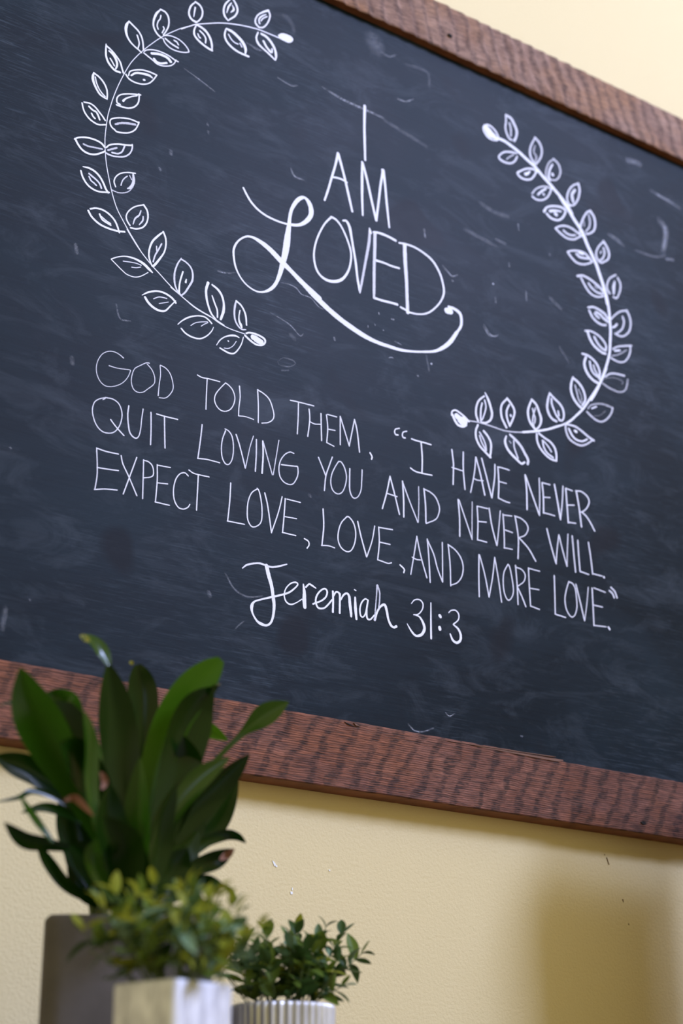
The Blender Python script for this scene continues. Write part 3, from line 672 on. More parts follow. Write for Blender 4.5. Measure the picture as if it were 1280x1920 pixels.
s 1 12432,18175,40 12435,18040,39 12429,17870,39
c 1 12443,18113,31 12485,18178,30 12534,18174,37 12550,18134,38
s 1 12551,18163,40 12549,18034,39 12545,17880,39
c 1 12566,18080,29 12617,18161,33 12675,18194,36 12712,18151,52 12723,18039,58 12738,17928,54 12742,17865,40
s 1 12815,18161,35 12818,18005,60 12833,17842,42
s 1 12804,18275,23 12829,18268,23
c 1 13042,18161,30 12990,18173,26 12928,18108,28 12895,18005,31 12907,17910,33 12951,17896,25 12995,17964,29 13023,18089,30 13037,18152,30
c 1 13037,18152,34 13013,18013,35 13020,17894,37 13073,17882,28 13144,17955,29
s .8 13206,18420,45 13190,18257,28 13169,18072,31 13152,17889,31
c .8 13215,18421,37 13248,18314,37 13242,18192,35 13226,18083,34
c 1 13152,17889,45 13198,18018,38 13262,18113,35 13334,18149,52 13368,18065,52 13392,17949,45 13434,17867,49 13487,17839,38 13533,17862,51
@reference|chalk_word|31:3
c 1 13820,18265,15 13880,18331,20 13973,18352,23 14030,18306,27 14020,18219,23 13947,18129,20 13855,18099,18
c 1 13864,18106,20 13964,18086,33 14026,18006,51 14047,17919,57 13992,17825,50 13891,17787,41 13811,17838,38 13732,17940,15
s 1 14181,18343,22 14171,18064,33 14165,17796,41
c 1 14337,18179,59 14351,18162,59
c 1 14330,17993,65 14333,17968,65
c 1 14508,18253,15 14557,18298,21 14643,18315,24 14698,18263,28 14684,18175,23 14586,18087,24
c 1 14592,18085,26 14678,18034,43 14722,17949,51 14708,17862,49 14640,17815,46 14567,17844,47 14523,17929,28
@verse|chalk_word|GOD
c .85 8999,20846,28 8941,20877,22 8864,20895,20 8777,20879,18 8692,20819,17 8635,20724,17 8608,20616,18 8616,20506,19 8665,20408,21 8742,20356,20 8828,20362,18 8926,20408,17 9011,20476,17 9076,20570,17 9109,20661,18 9108,20692,20 9026,20681,19 8913,20665,19 8794,20666,23
c .85 9394,20881,25 9350,20873,20 9262,20807,19 9176,20731,19 9141,20620,20 9135,20518,22 9171,20427,24 9236,20395,22 9318,20418,19 9392,20489,19 9466,20567,19 9491,20632,21 9479,20717,23 9437,20794,24 9363,20859,25
c .9 9563,20894,20 9575,20757,19 9561,20601,19 9551,20433,25
c .9 9569,20899,22 9648,20881,23 9716,20823,23 9758,20733,22 9779,20611,20 9740,20511,18 9665,20427,18 9569,20403,20
@verse|chalk_word|TOLD
c .95 10157,20918,27 10231,20901,26 10339,20912,25 10515,20917,26
s .95 10312,20904,25 10307,20683,25 10305,20431,25
c .95 10611,20924,21 10531,20823,21 10459,20712,22 10439,20616,25 10470,20534,27 10539,20482,26 10621,20485,22 10701,20539,21 10754,20638,23 10768,20746,25 10729,20846,27 10666,20901,27 10611,20924,27
s .95 10841,20937,31 10855,20770,25 10837,20596,24 10834,20472,24
c .95 10834,20472,21 10950,20490,21 11082,20482,22
s .95 11144,20967,27 11159,20723,27 11161,20456,26
c .95 11144,20967,28 11250,20933,29 11336,20877,30 11386,20785,29 11423,20650,27 11403,20566,23 11326,20499,23 11221,20462,23
@verse|chalk_word|THEM,
c .95 11704,20955,26 11805,20964,26 11935,20970,26 12111,20977,26
s .95 11844,20958,27 11839,20709,27 11824,20454,27
s .95 12030,20901,30 12041,20737,29 12006,20462,28
s .95 12239,20887,30 12242,20684,30 12248,20458,30
c .95 12045,20705,25 12125,20690,23 12235,20713,22
s .95 12336,20890,29 12357,20687,28 12337,20448,27
s .95 12354,20905,25 12518,20908,25
s .95 12360,20668,24 12486,20681,24
s .95 12337,20448,25 12465,20421,25
s .95 12581,20933,28 12577,20477,28
s .95 12585,20924,29 12738,20498,29
s .95 12738,20498,27 12839,20951,27
c .95 12839,20951,32 12885,20773,32 12923,20445,31
c 1 13116,20480,37 13150,20428,36 13140,20385,32
@verse|chalk_word|I
c 1 13674,21030,26 13603,20998,25 13581,20948,31 13601,20908,34 13643,20911,34
c 1 13813,21018,26 13744,20983,25 13727,20930,31 13742,20896,34 13778,20899,34
c 1 13904,20914,33 14004,20908,32 14132,20913,32 14273,20912,32
c 1 14083,20905,34 14096,20652,34 14082,20387,33
c 1 13867,20423,32 13956,20390,30 14098,20391,28 14274,20403,28
@verse|chalk_word|HAVE
s .95 14682,20933,37 14702,20734,37 14701,20636,36 14682,20353,36
s .95 14909,20948,35 14895,20642,35 14913,20326,35
s .95 14673,20632,27 14894,20625,27
s .9 15158,20926,36 15113,20640,35 15024,20303,34
s .95 15162,20920,38 15236,20656,38 15306,20324,37
c .95 15098,20551,26 15172,20541,25 15286,20558,24
s .95 15276,20935,38 15354,20656,38 15444,20312,38
s .9 15541,20894,40 15523,20669,39 15448,20313,38
s .95 15602,20866,36 15604,20604,36 15581,20337,35
c .95 15594,20869,28 15697,20876,29 15830,20873,29
c .95 15605,20625,25 15682,20625,25 15759,20627,25
s .95 15581,20337,30 15715,20312,29 15808,20310,28
@verse|chalk_word|NEVER
s .95 16168,20866,50 16180,20599,41 16167,20283,40
s .95 16176,20857,40 16295,20555,40 16422,20242,40
s .85 16462,20883,39 16450,20563,39 16422,20242,38
s .95 16519,20817,38 16529,20582,38 16514,20299,37
s .95 16520,20825,29 16685,20828,29
s .95 16534,20575,26 16672,20601,26
s .95 16505,20304,27 16629,20306,27 16749,20305,27
s .95 16785,20852,44 16827,20579,43 16869,20272,43
s .9 16969,20868,37 16930,20575,36 16869,20272,36
s .95 17027,20842,41 17031,20555,41 17034,20252,40
s .95 17027,20848,29 17168,20837,29
s .95 17037,20556,27 17191,20589,27
s .95 17031,20258,28 17194,20276,28
s .95 17255,20852,43 17292,20586,42 17318,20244,42
c .95 17246,20856,30 17375,20869,34 17490,20815,40 17528,20729,37 17472,20613,30 17382,20527,27 17325,20499,27
c .95 17353,20505,38 17448,20447,39 17531,20349,40 17604,20235,40
@verse|chalk_word|QUIT
c .9 8728,20142,18 8764,20177,24 8679,20141,21 8609,20073,21 8584,19968,23 8603,19852,24 8658,19745,25 8741,19682,25 8839,19681,22 8923,19724,21 8987,19820,21 9018,19939,23 9013,20048,25 8964,20146,26 8875,20189,25 8763,20183,24
s .95 8857,19883,27 8944,19797,27 9061,19705,27
c .9 9114,20156,29 9105,20024,30 9121,19880,31 9151,19766,33 9223,19711,31 9278,19744,23 9305,19855,22 9316,20019,22 9331,20166,25
s .9 9453,20149,31 9463,19909,30 9465,19676,30
s .95 9540,20151,26 9663,20149,26 9864,20156,26
s .9 9660,20149,31 9671,19927,31 9685,19683,31
@verse|chalk_word|LOVING
s .9 10252,20181,30 10232,19948,29 10199,19658,29
s .95 10195,19657,23 10346,19679,24 10545,19679,25
c .9 10628,20185,30 10583,20052,25 10567,19909,27 10583,19774,28 10632,19692,29 10693,19694,23 10745,19789,25 10761,19958,27 10738,20118,29 10682,20193,30 10620,20212,25
s .9 10802,20173,32 10869,19999,32 10959,19704,32
s .85 11085,20224,23 11027,20026,23 10963,19705,23
s .9 11135,20183,32 11135,19939,31 11124,19694,31
s .95 11242,20185,38 11249,19967,37 11235,19693,37
s .85 11253,20162,30 11404,19712,30
s .85 11511,20268,24 11471,20024,24 11421,19716,24
c .9 11765,20131,27 11697,20133,25 11612,20072,24 11542,19964,25 11515,19841,28 11533,19718,30 11601,19645,29 11699,19630,25 11770,19673,24 11833,19804,27 11833,19933,30 11797,19935,27
s .95 11557,19903,26 11684,19919,26 11823,19941,26
@verse|chalk_word|YOU
s .9 12194,20174,32 12255,20051,32 12316,19922,32
s .9 12436,20241,29 12372,20067,29 12320,19910,30 12294,19682,31
c .9 12549,20203,24 12482,20094,24 12423,19961,26 12407,19826,28 12443,19718,30 12530,19684,25 12612,19738,24 12665,19862,26 12684,19999,29 12652,20123,31 12594,20201,30 12549,20197,25
c .9 12746,20133,33 12740,19959,33 12742,19789,34 12796,19690,29 12878,19716,22 12940,19836,25 12957,19999,27 12967,20168,30
@verse|chalk_word|AND
s .95 13479,20191,33 13407,19899,33 13325,19641,32
s .95 13482,20179,35 13561,19909,34 13638,19620,34
s .95 13422,19903,27 13599,19894,27
s .95 13710,20166,38 13722,19880,38 13717,19599,37
s .9 13714,20147,32 13831,19879,32 13977,19571,32
s .8 14011,20151,32 14006,19879,31 13986,19579,31
s .9 14111,20141,39 14132,19895,39 14130,19599,38
c .9 14111,20137,30 14232,20115,32 14333,20051,35 14393,19928,34 14388,19819,29 14320,19695,25 14135,19586,25
@verse|chalk_word|NEVER
s .9 14770,20119,40 14785,19828,39 14774,19526,39
s .9 14789,20116,35 14891,19852,35 15015,19528,35
s .8 15048,20142,33 15030,19842,33 15015,19539,33
s .9 15141,20095,35 15145,19841,35 15122,19541,34
s .95 15141,20099,27 15349,20106,27
s .95 15145,19848,25 15312,19871,25
s .95 15122,19541,27 15303,19540,27
c .9 15383,20116,38 15419,19847,39 15502,19535,39
s .9 15607,20126,29 15561,19837,29 15510,19537,29
s .9 15659,20082,36 15665,19805,36 15655,19520,35
s .9 15675,20074,27 15838,20092,27
s .9 15669,19827,28 15834,19815,28
s .9 15648,19523,27 15812,19533,27
s .9 15907,20103,39 15950,19771,38 15931,19490,37 15922,19405,37
c .9 15898,20106,30 16026,20095,33 16134,20035,37 16162,19943,33 16095,19830,27 15970,19761,26
s .9 15978,19749,39 16149,19619,40 16283,19439,41
@verse|chalk_word|WILL.
s .9 16565,20040,41 16626,19792,41 16717,19488,41
s .9 16813,19988,34 16766,19780,34 16717,19488,34
s .9 16817,19989,38 16870,19760,38 16946,19494,38
s .85 17012,20046,35 16978,19783,35 16946,19494,35
c .9 17102,20035,41 17110,19754,40 17124,19432,40
s .9 17219,19984,40 17216,19734,40 17223,19460,40
s .95 17223,19460,29 17407,19445,29
s .9 17450,19999,40 17478,19747,40 17494,19473,39
s .95 17494,19477,28 17700,19477,29
c 1 17741,19469,48 17744,19463,48
@verse|chalk_word|EXPECT
s .9 8675,19422,24 8696,19198,24 8701,19021,24 8680,18834,23
s .95 8675,19422,25 8816,19410,25 8994,19417,24
s .95 8696,19151,23 8841,19163,23 9006,19182,23
s .95 8675,18833,20 8832,18878,21 9001,18902,21
c .95 9036,19403,26 9068,19291,26 9162,19134,26 9291,18893,26
s .95 9267,19437,24 9175,19137,24 9092,18869,24
s .9 9370,19427,28 9375,19162,27 9379,18873,27
c .95 9370,19424,24 9450,19416,25 9509,19364,26 9526,19259,23 9484,19206,21 9372,19167,22
s .95 9577,19408,25 9586,19177,25 9571,18866,25
s .95 9577,19403,23 9778,19416,23
s .95 9593,19148,22 9745,19169,22
s .95 9567,18866,24 9782,18868,24
c .95 10054,19364,28 10001,19394,25 9924,19357,22 9863,19256,24 9837,19104,25 9855,18963,27 9915,18874,27 9993,18862,24 10062,18902,22 10093,18952,23
c .95 10065,19450,27 10138,19421,26 10242,19420,25 10380,19426,25
s .95 10212,19412,28 10205,19152,28 10199,18895,28
@verse|chalk_word|LOVE,
s .95 10729,19420,28 10719,19151,28 10692,18849,27
s .95 10686,18848,24 10959,18860,24
c .95 11161,19436,23 11073,19359,24 11020,19234,25 11003,19093,27 11012,18946,28 11067,18860,28 11135,18863,23 11215,18930,24 11241,19023,27 11240,19172,28 11217,19317,29 11188,19411,29 11160,19442,30
c .95 11285,19402,32 11335,19219,31 11401,18835,31
s .95 11573,19414,26 11515,19173,26 11401,18835,25
s .95 11625,19397,29 11606,19121,29 11583,18878,28
s .95 11653,19397,25 11878,19399,25
s .95 11620,19124,23 11816,19137,23
s .95 11580,18877,26 11803,18879,26
c 1 11950,18865,28 12014,18841,30 12028,18788,27 11993,18730,25
@verse|chalk_word|LOVE,
s .95 12271,19388,33 12280,19121,33 12248,18829,32
s .95 12241,18827,24 12362,18847,24 12466,18838,25
c .95 12686,19367,25 12590,19254,25 12538,19114,28 12529,18972,30 12579,18868,31 12680,18827,26 12761,18869,25 12821,18997,28 12838,19155,30 12803,19289,32 12730,19364,31 12686,19367,27
c .95 12877,19332,34 12933,19112,34 13025,18823,34
s .95 13180,19330,27 13128,19087,26 13030,18822,26
s .95 13252,19329,30 13258,19089,30 13223,18817,29
s .95 13267,19328,27 13502,19345,27
s .95 13273,19099,27 13451,19103,27
c .95 13223,18817,26 13324,18807,26 13414,18800,25 13472,18822,23
c 1 13629,18819,33 13701,18769,34 13692,18715,31
@verse|chalk_word|AND
s .9 13953,19339,30 13893,19043,29 13822,18718,29
s .9 13953,19333,33 14017,19043,33 14118,18724,33
c .95 13857,18990,26 13937,18971,25 14015,18980,24
c .9 14148,19336,35 14166,19075,35 14178,18665,35
c .9 14151,19323,34 14261,19121,34 14324,18910,34 14411,18718,34
s .9 14432,19344,32 14423,19023,32 14414,18719,31
s .9 14543,19333,34 14567,19032,34 14564,18688,33
c .9 14543,19336,32 14681,19276,33 14781,19170,35 14818,19031,33 14784,18878,28 14691,18760,25 14564,18695,25
@verse|chalk_word|MORE
s .9 15139,19300,36 15119,18959,36 15110,18625,36
s .9 15152,19296,35 15235,19010,35 15303,18656,34
s .9 15303,18656,31 15390,18988,31 15450,19318,32
s .9 15450,19318,35 15505,18984,34 15546,18623,34
c .9 15713,19264,27 15630,19131,29 15599,18976,31 15610,18790,33 15670,18681,31 15747,18723,26 15797,18854,31 15777,19066,33 15744,19223,34 15713,19264,34
s .9 15865,19275,36 15877,18978,36 15876,18647,36
c .9 15864,19250,27 15981,19238,30 16052,19163,32 16019,19047,25 15895,18948,23
s .9 15885,18925,38 15968,18779,38 16030,18643,38
s .9 16129,19289,35 16126,18987,34 16130,18669,34
s .9 16129,19286,26 16356,19283,26
s .9 16129,18960,25 16321,18971,25
s .9 16130,18669,29 16306,18648,29
@verse|chalk_word|LOVE.
s .9 16662,19271,37 16650,18951,37 16635,18633,36
s .95 16635,18633,28 16847,18619,28
c .9 16967,19238,30 16901,19083,31 16859,18923,33 16876,18761,36 16955,18659,32 17036,18681,26 17100,18817,32 17107,19013,34 17092,19149,36 17036,19221,34 16966,19228,29
c .9 17115,19216,40 17175,18970,40 17248,18645,39
s .85 17378,19220,31 17322,18929,31 17253,18646,30
s .9 17461,19222,40 17455,18913,40 17445,18599,40
s .9 17502,19237,31 17744,19210,31
s .9 17476,18942,29 17660,18945,29
s .9 17445,18599,28 17708,18624,28
s .95 17762,18623,50 17783,18599,50
c .9 17840,19255,43 17901,19224,46 17935,19160,48
c .9 17882,19320,45 17960,19264,47 17997,19172,48
"""
SMUDGES = """
.35 12294,26673,60 12657,26600,58 13111,26582,58 13508,26568,58
.12 13508,26536,98 13942,26451,98 14383,26364,99
.32 13793,27075,45 13960,27091,40 14130,27205,37
.12 13321,28083,428 13383,27895,428
.22 13481,27873,62 13647,27860,54 13782,27952,46
.1 13981,27854,70 14435,27887,84 14481,27580,74
.25 9775,25942,33 10054,25849,34 10318,25747,34
.22 11434,26490,46 11684,26445,43 11814,26500,37
.15 10858,26895,34 11133,26865,34
.22 9603,24406,85 9613,24355,85
.18 9431,24047,61 9450,24018,61
.16 10204,25133,61 10214,25099,61
.13 10217,24996,60 10227,24962,60
.16 8199,22347,75 8223,22221,75
.22 8854,21630,35 8921,21428,37 9085,21437,34
.3 10441,22680,36 10593,22695,35 10737,22752,33
.28 11692,24914,46 11761,24796,46 11938,24786,42
.12 15116,25033,105 15456,24999,106 15799,24943,108
.3 14272,24734,46 14289,24590,46
.3 13626,22498,31 13749,22479,31
.45 11521,22847,22 11667,22864,23 11798,22844,26 11897,22767,25 12062,22758,25 12194,22659,26 12294,22635,25
.32 11349,22283,27 11541,22237,28 11703,22180,29 11866,22062,28 11931,22113,22
.38 15455,23359,40 15563,23224,39 15679,23209,30 15748,23263,27
.42 14635,24177,48 14726,24106,48 14819,24052,40 14943,24110,34
.6 15682,24190,46 15698,24195,46
.4 14826,23969,53 14834,23958,53
.5 13325,22907,23 13335,22878,23
.5 13571,22878,32 13581,22865,32
.5 13606,22882,32 13613,22868,32
.5 13117,22615,22 13120,22587,22
.4 13247,22690,22 13253,22660,22
.5 13403,22627,30 13417,22621,30
.35 13502,22174,26 13555,22203,28 13590,22191,33
.8 14329,22322,48 14339,22315,48
.3 14052,22031,47 14066,22023,47
.12 14238,22430,54 14284,22187,54
.14 11484,21525,26 11578,21607,28 11738,21615,33 11786,21569,28 11675,21491,28 11516,21475,33 11484,21525,35
.15 11548,21395,34 11675,21432,34
.1 11704,22028,94 11785,21977,94
.2 12486,22220,49 12493,22176,49
.26 19668,27490,94 19890,27452,93 20176,27419,94 20463,27367,96
.3 19829,26915,199 19974,26745,185 19920,26455,150 19832,26223,142
.3 19920,26103,79 20109,26150,79
.2 18474,26116,119 18664,26084,127 18813,26004,134
.18 19128,26014,71 19610,26047,67 19909,26183,61
.22 19126,27941,163 19455,27981,164
.42 15437,23321,31 15563,23185,28 15733,23243,22
.14 15491,25683,127 15798,25608,121 16113,25629,114
.13 15803,25084,84 16010,25064,84
.35 16058,24713,52 16065,24654,52
.3 16321,25562,51 16321,25452,51
.6 15692,24192,38 15698,24188,38
.13 16948,24335,104 17189,24197,105
.2 16414,24284,50 16409,24101,49
.2 15725,23941,56 15727,23852,56
.2 16996,25218,60 17019,25194,60
.12 17095,23442,57 17290,23201,57
.2 10675,18087,40 10826,17890,39 11039,17825,35 11272,17882,34
.12 7578,17004,89 7550,16727,88
.12 8247,20632,87 8260,20537,87
.2 7475,19124,40 7491,19114,40
.15 7876,17172,37 7892,17161,37
.13 10422,17772,78 10448,17721,78
.16 12038,19557,70 12056,19532,70
.14 10838,17327,29 10919,17417,29 10981,17466,29
.32 13711,16456,37 13827,16377,33 13993,16389,30 14163,16464,30
.4 14391,16725,28 14462,16684,24 14563,16735,23
.25 15801,16581,34 15842,16579,34
.07 11367,27680,108 11575,27727,122 11690,27652,130 11729,27532,109 11710,27426,97
.25 10930,26883,31 11059,26845,28 11188,26902,24
"""
def catmull(P, n):
    out = []
    for i in range(len(P) - 1):
        p0 = P[max(i - 1, 0)]; p1 = P[i]; p2 = P[i + 1]; p3 = P[min(i + 2, len(P) - 1)]
        if i == 0: p0 = 2 * p1 - p2
        if i == len(P) - 2: p3 = 2 * p2 - p1
        for k in range(n):
            s = k / n
            out.append(.5 * ((2 * p1) + (-p0 + p2) * s + (2 * p0 - 5 * p1 + 4 * p2 - p3) * s * s + (-p0 + 3 * p1 - 3 * p2 + p3) * s ** 3))
    out.append(P[-1]); return out
def ribbon(V, F, OP, ED, P, op, y, smooth=True, soft=False, thin=.88):
    P = [np.array(p, float) / 1e4 for p in P]
    if len(P) == 1: P = [P[0], P[0] + np.array([1e-4, 0, 0])]
    Q = catmull(P, 6) if (smooth and len(P) > 2) else [P[0] + (P[-1] - P[0]) * (k / 4) if len(P) == 2 else None for k in range(5)] if len(P) == 2 else catmull(P, 4)
    Q = [q for q in Q if q is not None]
    pts = [q[:2] for q in Q]; ws = [max(q[2], .0002) for q in Q]
    d0 = pts[1] - pts[0]; d0 /= np.linalg.norm(d0) + 1e-9; d1 = pts[-1] - pts[-2]; d1 /= np.linalg.norm(d1) + 1e-9
    # rounded ends
    w0 = ws[0] / 2; w1 = ws[-1] / 2
    pre = [(pts[0] - d0 * w0 * .75, ws[0] * .25), (pts[0] - d0 * w0 * .5, ws[0] * .8)]
    post = [(pts[-1] + d1 * w1 * .5, ws[-1] * .8), (pts[-1] + d1 * w1 * .75, ws[-1] * .25)]
    L = pre + list(zip(pts, ws)) + post; n = len(L); b = len(V)
    for i, (p, wd) in enumerate(L):
        a = L[max(i - 1, 0)][0]; c_ = L[min(i + 1, n - 1)][0]; d = c_ - a; d = d / (np.linalg.norm(d) + 1e-9)
        nn = np.array([-d[1], d[0]]); j = 1 + (.10 * noise.noise(Vector((p[0] * 900, p[1] * 900, 0))) if not soft else 0)
        for k, u in enumerate((-1, 0, 1)):
            q = p + nn * wd / 2 * u * j * (thin if not soft else 1); V.append((q[0], y - .00012 * i / n, q[1])); OP.append(op); ED.append(abs(u) if not soft else 1 - (1 - abs(u)) * min(1, 3.2 * min(i, n - 1 - i) / (n - 1)))
    for i in range(n - 1):
        for k in range(2):
            F.append((b + 3 * i + k, b + 3 * i + k + 1, b + 3 * i + 4 + k, b + 3 * i + 3 + k))
def chalk_obj(name, mat, V, F, OP, ED, parent):
    o = link(name, V, F, mat, parent)
    for nm, data in (('op', OP), ('edge', ED)):
        at = o.data.attributes.new(nm, 'FLOAT', 'POINT'); at.data.foreach_set('value', data)
    return o
cur = None; items = []
for ln in STROKES.strip().splitlines():
    if ln[0] == '@': items.append([ln[1:].split('|'), []])
    else:
        k = ln.split(); items[-1][1].append((k[0], float(k[1]), [tuple(map(int, q.split(','))) for q in k[2:]]))
stems = {}
for head, strokes in items:
    V, F, OP, ED = [], [], [], []
    for i, (k, op, P) in enumerate(strokes):
        ribbon(V, F, OP, ED, P, op, PANEL - .00012 - .00002 * i - (.0002 if head[1] != 'chalk_stem' else 0), k == 'c', False, .74 if head[0] == 'verse' else .84)
    par = board
    if head[0].startswith('wreath') and head[1] != 'chalk_stem': par = stems[head[0]]
    nm = {'chalk_stem': 'chalk_wreath', 'chalk_word': 'chalk_word'}.get(head[1], head[1])
    o = chalk_obj(nm, M_chalk, V, F, OP, ED, par)
    if head[1] == 'chalk_stem': stems[head[0]] = o
    if len(head) > 2:
        o['label'] = 'hand-chalked white lettering reading ' + head[2].strip(',.')
for i, ln in enumerate(SMUDGES.strip().splitlines()):
    k = ln.split(); V, F, OP, ED = [], [], [], []
    ribbon(V, F, OP, ED, [tuple(map(int, q.split(','))) for q in k[1:]], float(k[0]), PANEL - .00005 - .0000005 * i, True, True)
    chalk_obj('chalk_smudge', M_dust, V, F, OP, ED, board)

# ------------------------------------------------------------------ furniture below the frame that carries the pots
SH = 1.10
con = empty('console_table', (0.9, -0.33, 0))
tag(con, 'tall dark wooden console table standing against the wall under the chalkboard', 'table')
bevel(link('tabletop', *box(-.75, .75, -.29, .29, SH - .03, SH), M_furn, con), .003)
for sx in (-1, 1):
    for sy in (-1, 1):
        bevel(link('leg', *box(sx * .70 - .025, sx * .70 + .025, sy * .25 - .025, sy * .25 + .025, 0, SH - .03), M_furn, con), .003)
link('apron', *box(-.675, .675, -.262, -.242, SH - .12, SH - .03), M_furn, con)
link('apron', *box(-.675, .675, .242, .262, SH - .12, SH - .03), M_furn, con)

# ------------------------------------------------------------------ leaves
def leaf_mesh(V, F, AC, pts, widths, wdir, fold, nseg=14, nw=6, wave=0.0):
    """blade along pts (Vectors); widths full; wdir(t, tangent)->unit width vector"""
    P = [np.array(p, float) for p in pts]
    Q = catmull(P, 5); n = len(Q); b = len(V)
    for i, q in enumerate(Q):
        t = i / (n - 1); a = Vector(Q[max(i - 1, 0)]); c_ = Vector(Q[min(i + 1, n - 1)]); tan = (c_ - a).normalized()
        wd = wdir(t, tan); nr = tan.cross(wd).normalized(); wid = widths(t)
        for k in range(nw + 1):
            u = -1 + 2 * k / nw
            p = Vector(q) + wd * (u * wid / 2) + nr * (fold * wid * (abs(u) ** 1.3)) + nr * (wave * wid * math.sin(t * 9 + u * 2) * abs(u))
            V.append(tuple(p)); AC.append(u)
    for i in range(n - 1):
        for k in range(nw):
            p = b + i * (nw + 1) + k; F.append((p, p + 1, p + nw + 2, p + nw + 1))
def leaf_obj(name, V, F, AC, mat, parent, origin=None):
    if origin is not None: V = [tuple(Vector(v) - origin) for v in V]
    o = link(name, V, F, mat, parent, True)
    at = o.data.attributes.new('across', 'FLOAT', 'POINT'); at.data.foreach_set('value', AC)
    sb = o.modifiers.new('smooth', 'SUBSURF'); sb.levels = 1; sb.render_levels = 1
    return o

def box_pot(parent, w, h, wall_t, mat, taper=1.0, rb=.006, ribs=0):
    """hollow square pot, origin at its base, corners rounded; ribs = fine vertical flutes"""
    V = []; F = []; nper = 40 if not ribs else 120
    def outline(half, r, z, amp=0):
        pts = []
        for i in range(nper):
            a = 2 * math.pi * i / nper; cx, sy = math.cos(a), math.sin(a)
            k = 1 / (abs(cx) ** 14 + abs(sy) ** 14) ** (1 / 14)
            kk = half * k + amp * (math.sin(a * ribs))
            pts.append((cx * kk, sy * kk, z))
        return pts
    amp = .0009 if ribs else 0
    rings = [outline(w / 2 * taper - .003, 0, 0, amp), outline(w / 2 * taper, 0, .004, amp), outline(w / 2 * (taper + (1 - taper) * .5), 0, h * .5, amp), outline(w / 2, 0, h - rb, amp),
             outline(w / 2 - rb * .15, 0, h - rb * .4, amp * .5), outline(w / 2 - rb * .5, 0, h - rb * .06), outline(w / 2 - wall_t * .6, 0, h), outline(w / 2 - wall_t, 0, h - .002), outline(w / 2 - wall_t, 0, h * .3)]
    for r in rings: V += r
    for j in range(len(rings) - 1):
        for i in range(nper):
            F.append((j * nper + i, j * nper + (i + 1) % nper, (j + 1) * nper + (i + 1) % nper, (j + 1) * nper + i))
    F.append(tuple(range(nper))[::-1]); F.append(tuple((len(rings) - 1) * nper + i for i in range(nper)))
    o = link('pot', V, F, mat, parent, True); return o
def round_pot(parent, r, h, mat, ribs):
    V = []; F = []; n = ribs * 8
    prof = [(r * .93, 0, 1), (r * .94, .003, 1), (r * .97, h * .5, 1), (r * .995, h - .006, 1), (r * 1.0, h - .003, .8), (r * .985, h, .6), (r * .95, h, 0), (r * .93, h - .003, 0), (r * .90, h * .3, 0)]
    for (rr, z, am) in prof:
        for i in range(n):
            a = 2 * math.pi * i / n; k = rr + am * .0016 * math.cos(a * ribs)
            V.append((k * math.cos(a), k * math.sin(a), z))
    for j in range(len(prof) - 1):
        for i in range(n): F.append((j * n + i, j * n + (i + 1) % n, (j + 1) * n + (i + 1) % n, (j + 1) * n + i))
    F.append(tuple(range(n))[::-1]); F.append(tuple((len(prof) - 1) * n + i for i in range(n)))
    return link('pot', V, F, mat, parent, True)
def disc(parent, r, z, mat, square=False):
    n = 24; V = [(0, 0, z + .003)] + [(r * math.cos(2 * math.pi * i / n), r * math.sin(2 * math.pi * i / n), z + .002 * math.sin(i * 2.1)) for i in range(n)]
    F = [(0, 1 + i, 1 + (i + 1) % n) for i in range(n)]
    return link('soil', V, F, mat, parent, True)

# -------- tall broad-leaved plant in the concrete pot
pc = unproj(243, 1714, -.29)
view = (pc - CAM); az = math.atan2(view.y, view.x)
cx = Vector((pc.x, pc.y, 0)) + Vector((math.cos(az), math.sin(az), 0)) * .085
big = empty('potted_plant', (cx.x, cx.y, SH)); PO = Vector((cx.x, cx.y, SH))
tag(big, 'tall plant with long broad glossy dark green leaves in a square brown-grey concrete pot', 'plant')
HB = pc.z - SH
pot = box_pot(big, .172, HB, .012, M_conc); pot.rotation_euler = (0, 0, az)
disc(big, .070, HB - .03, M_soil)
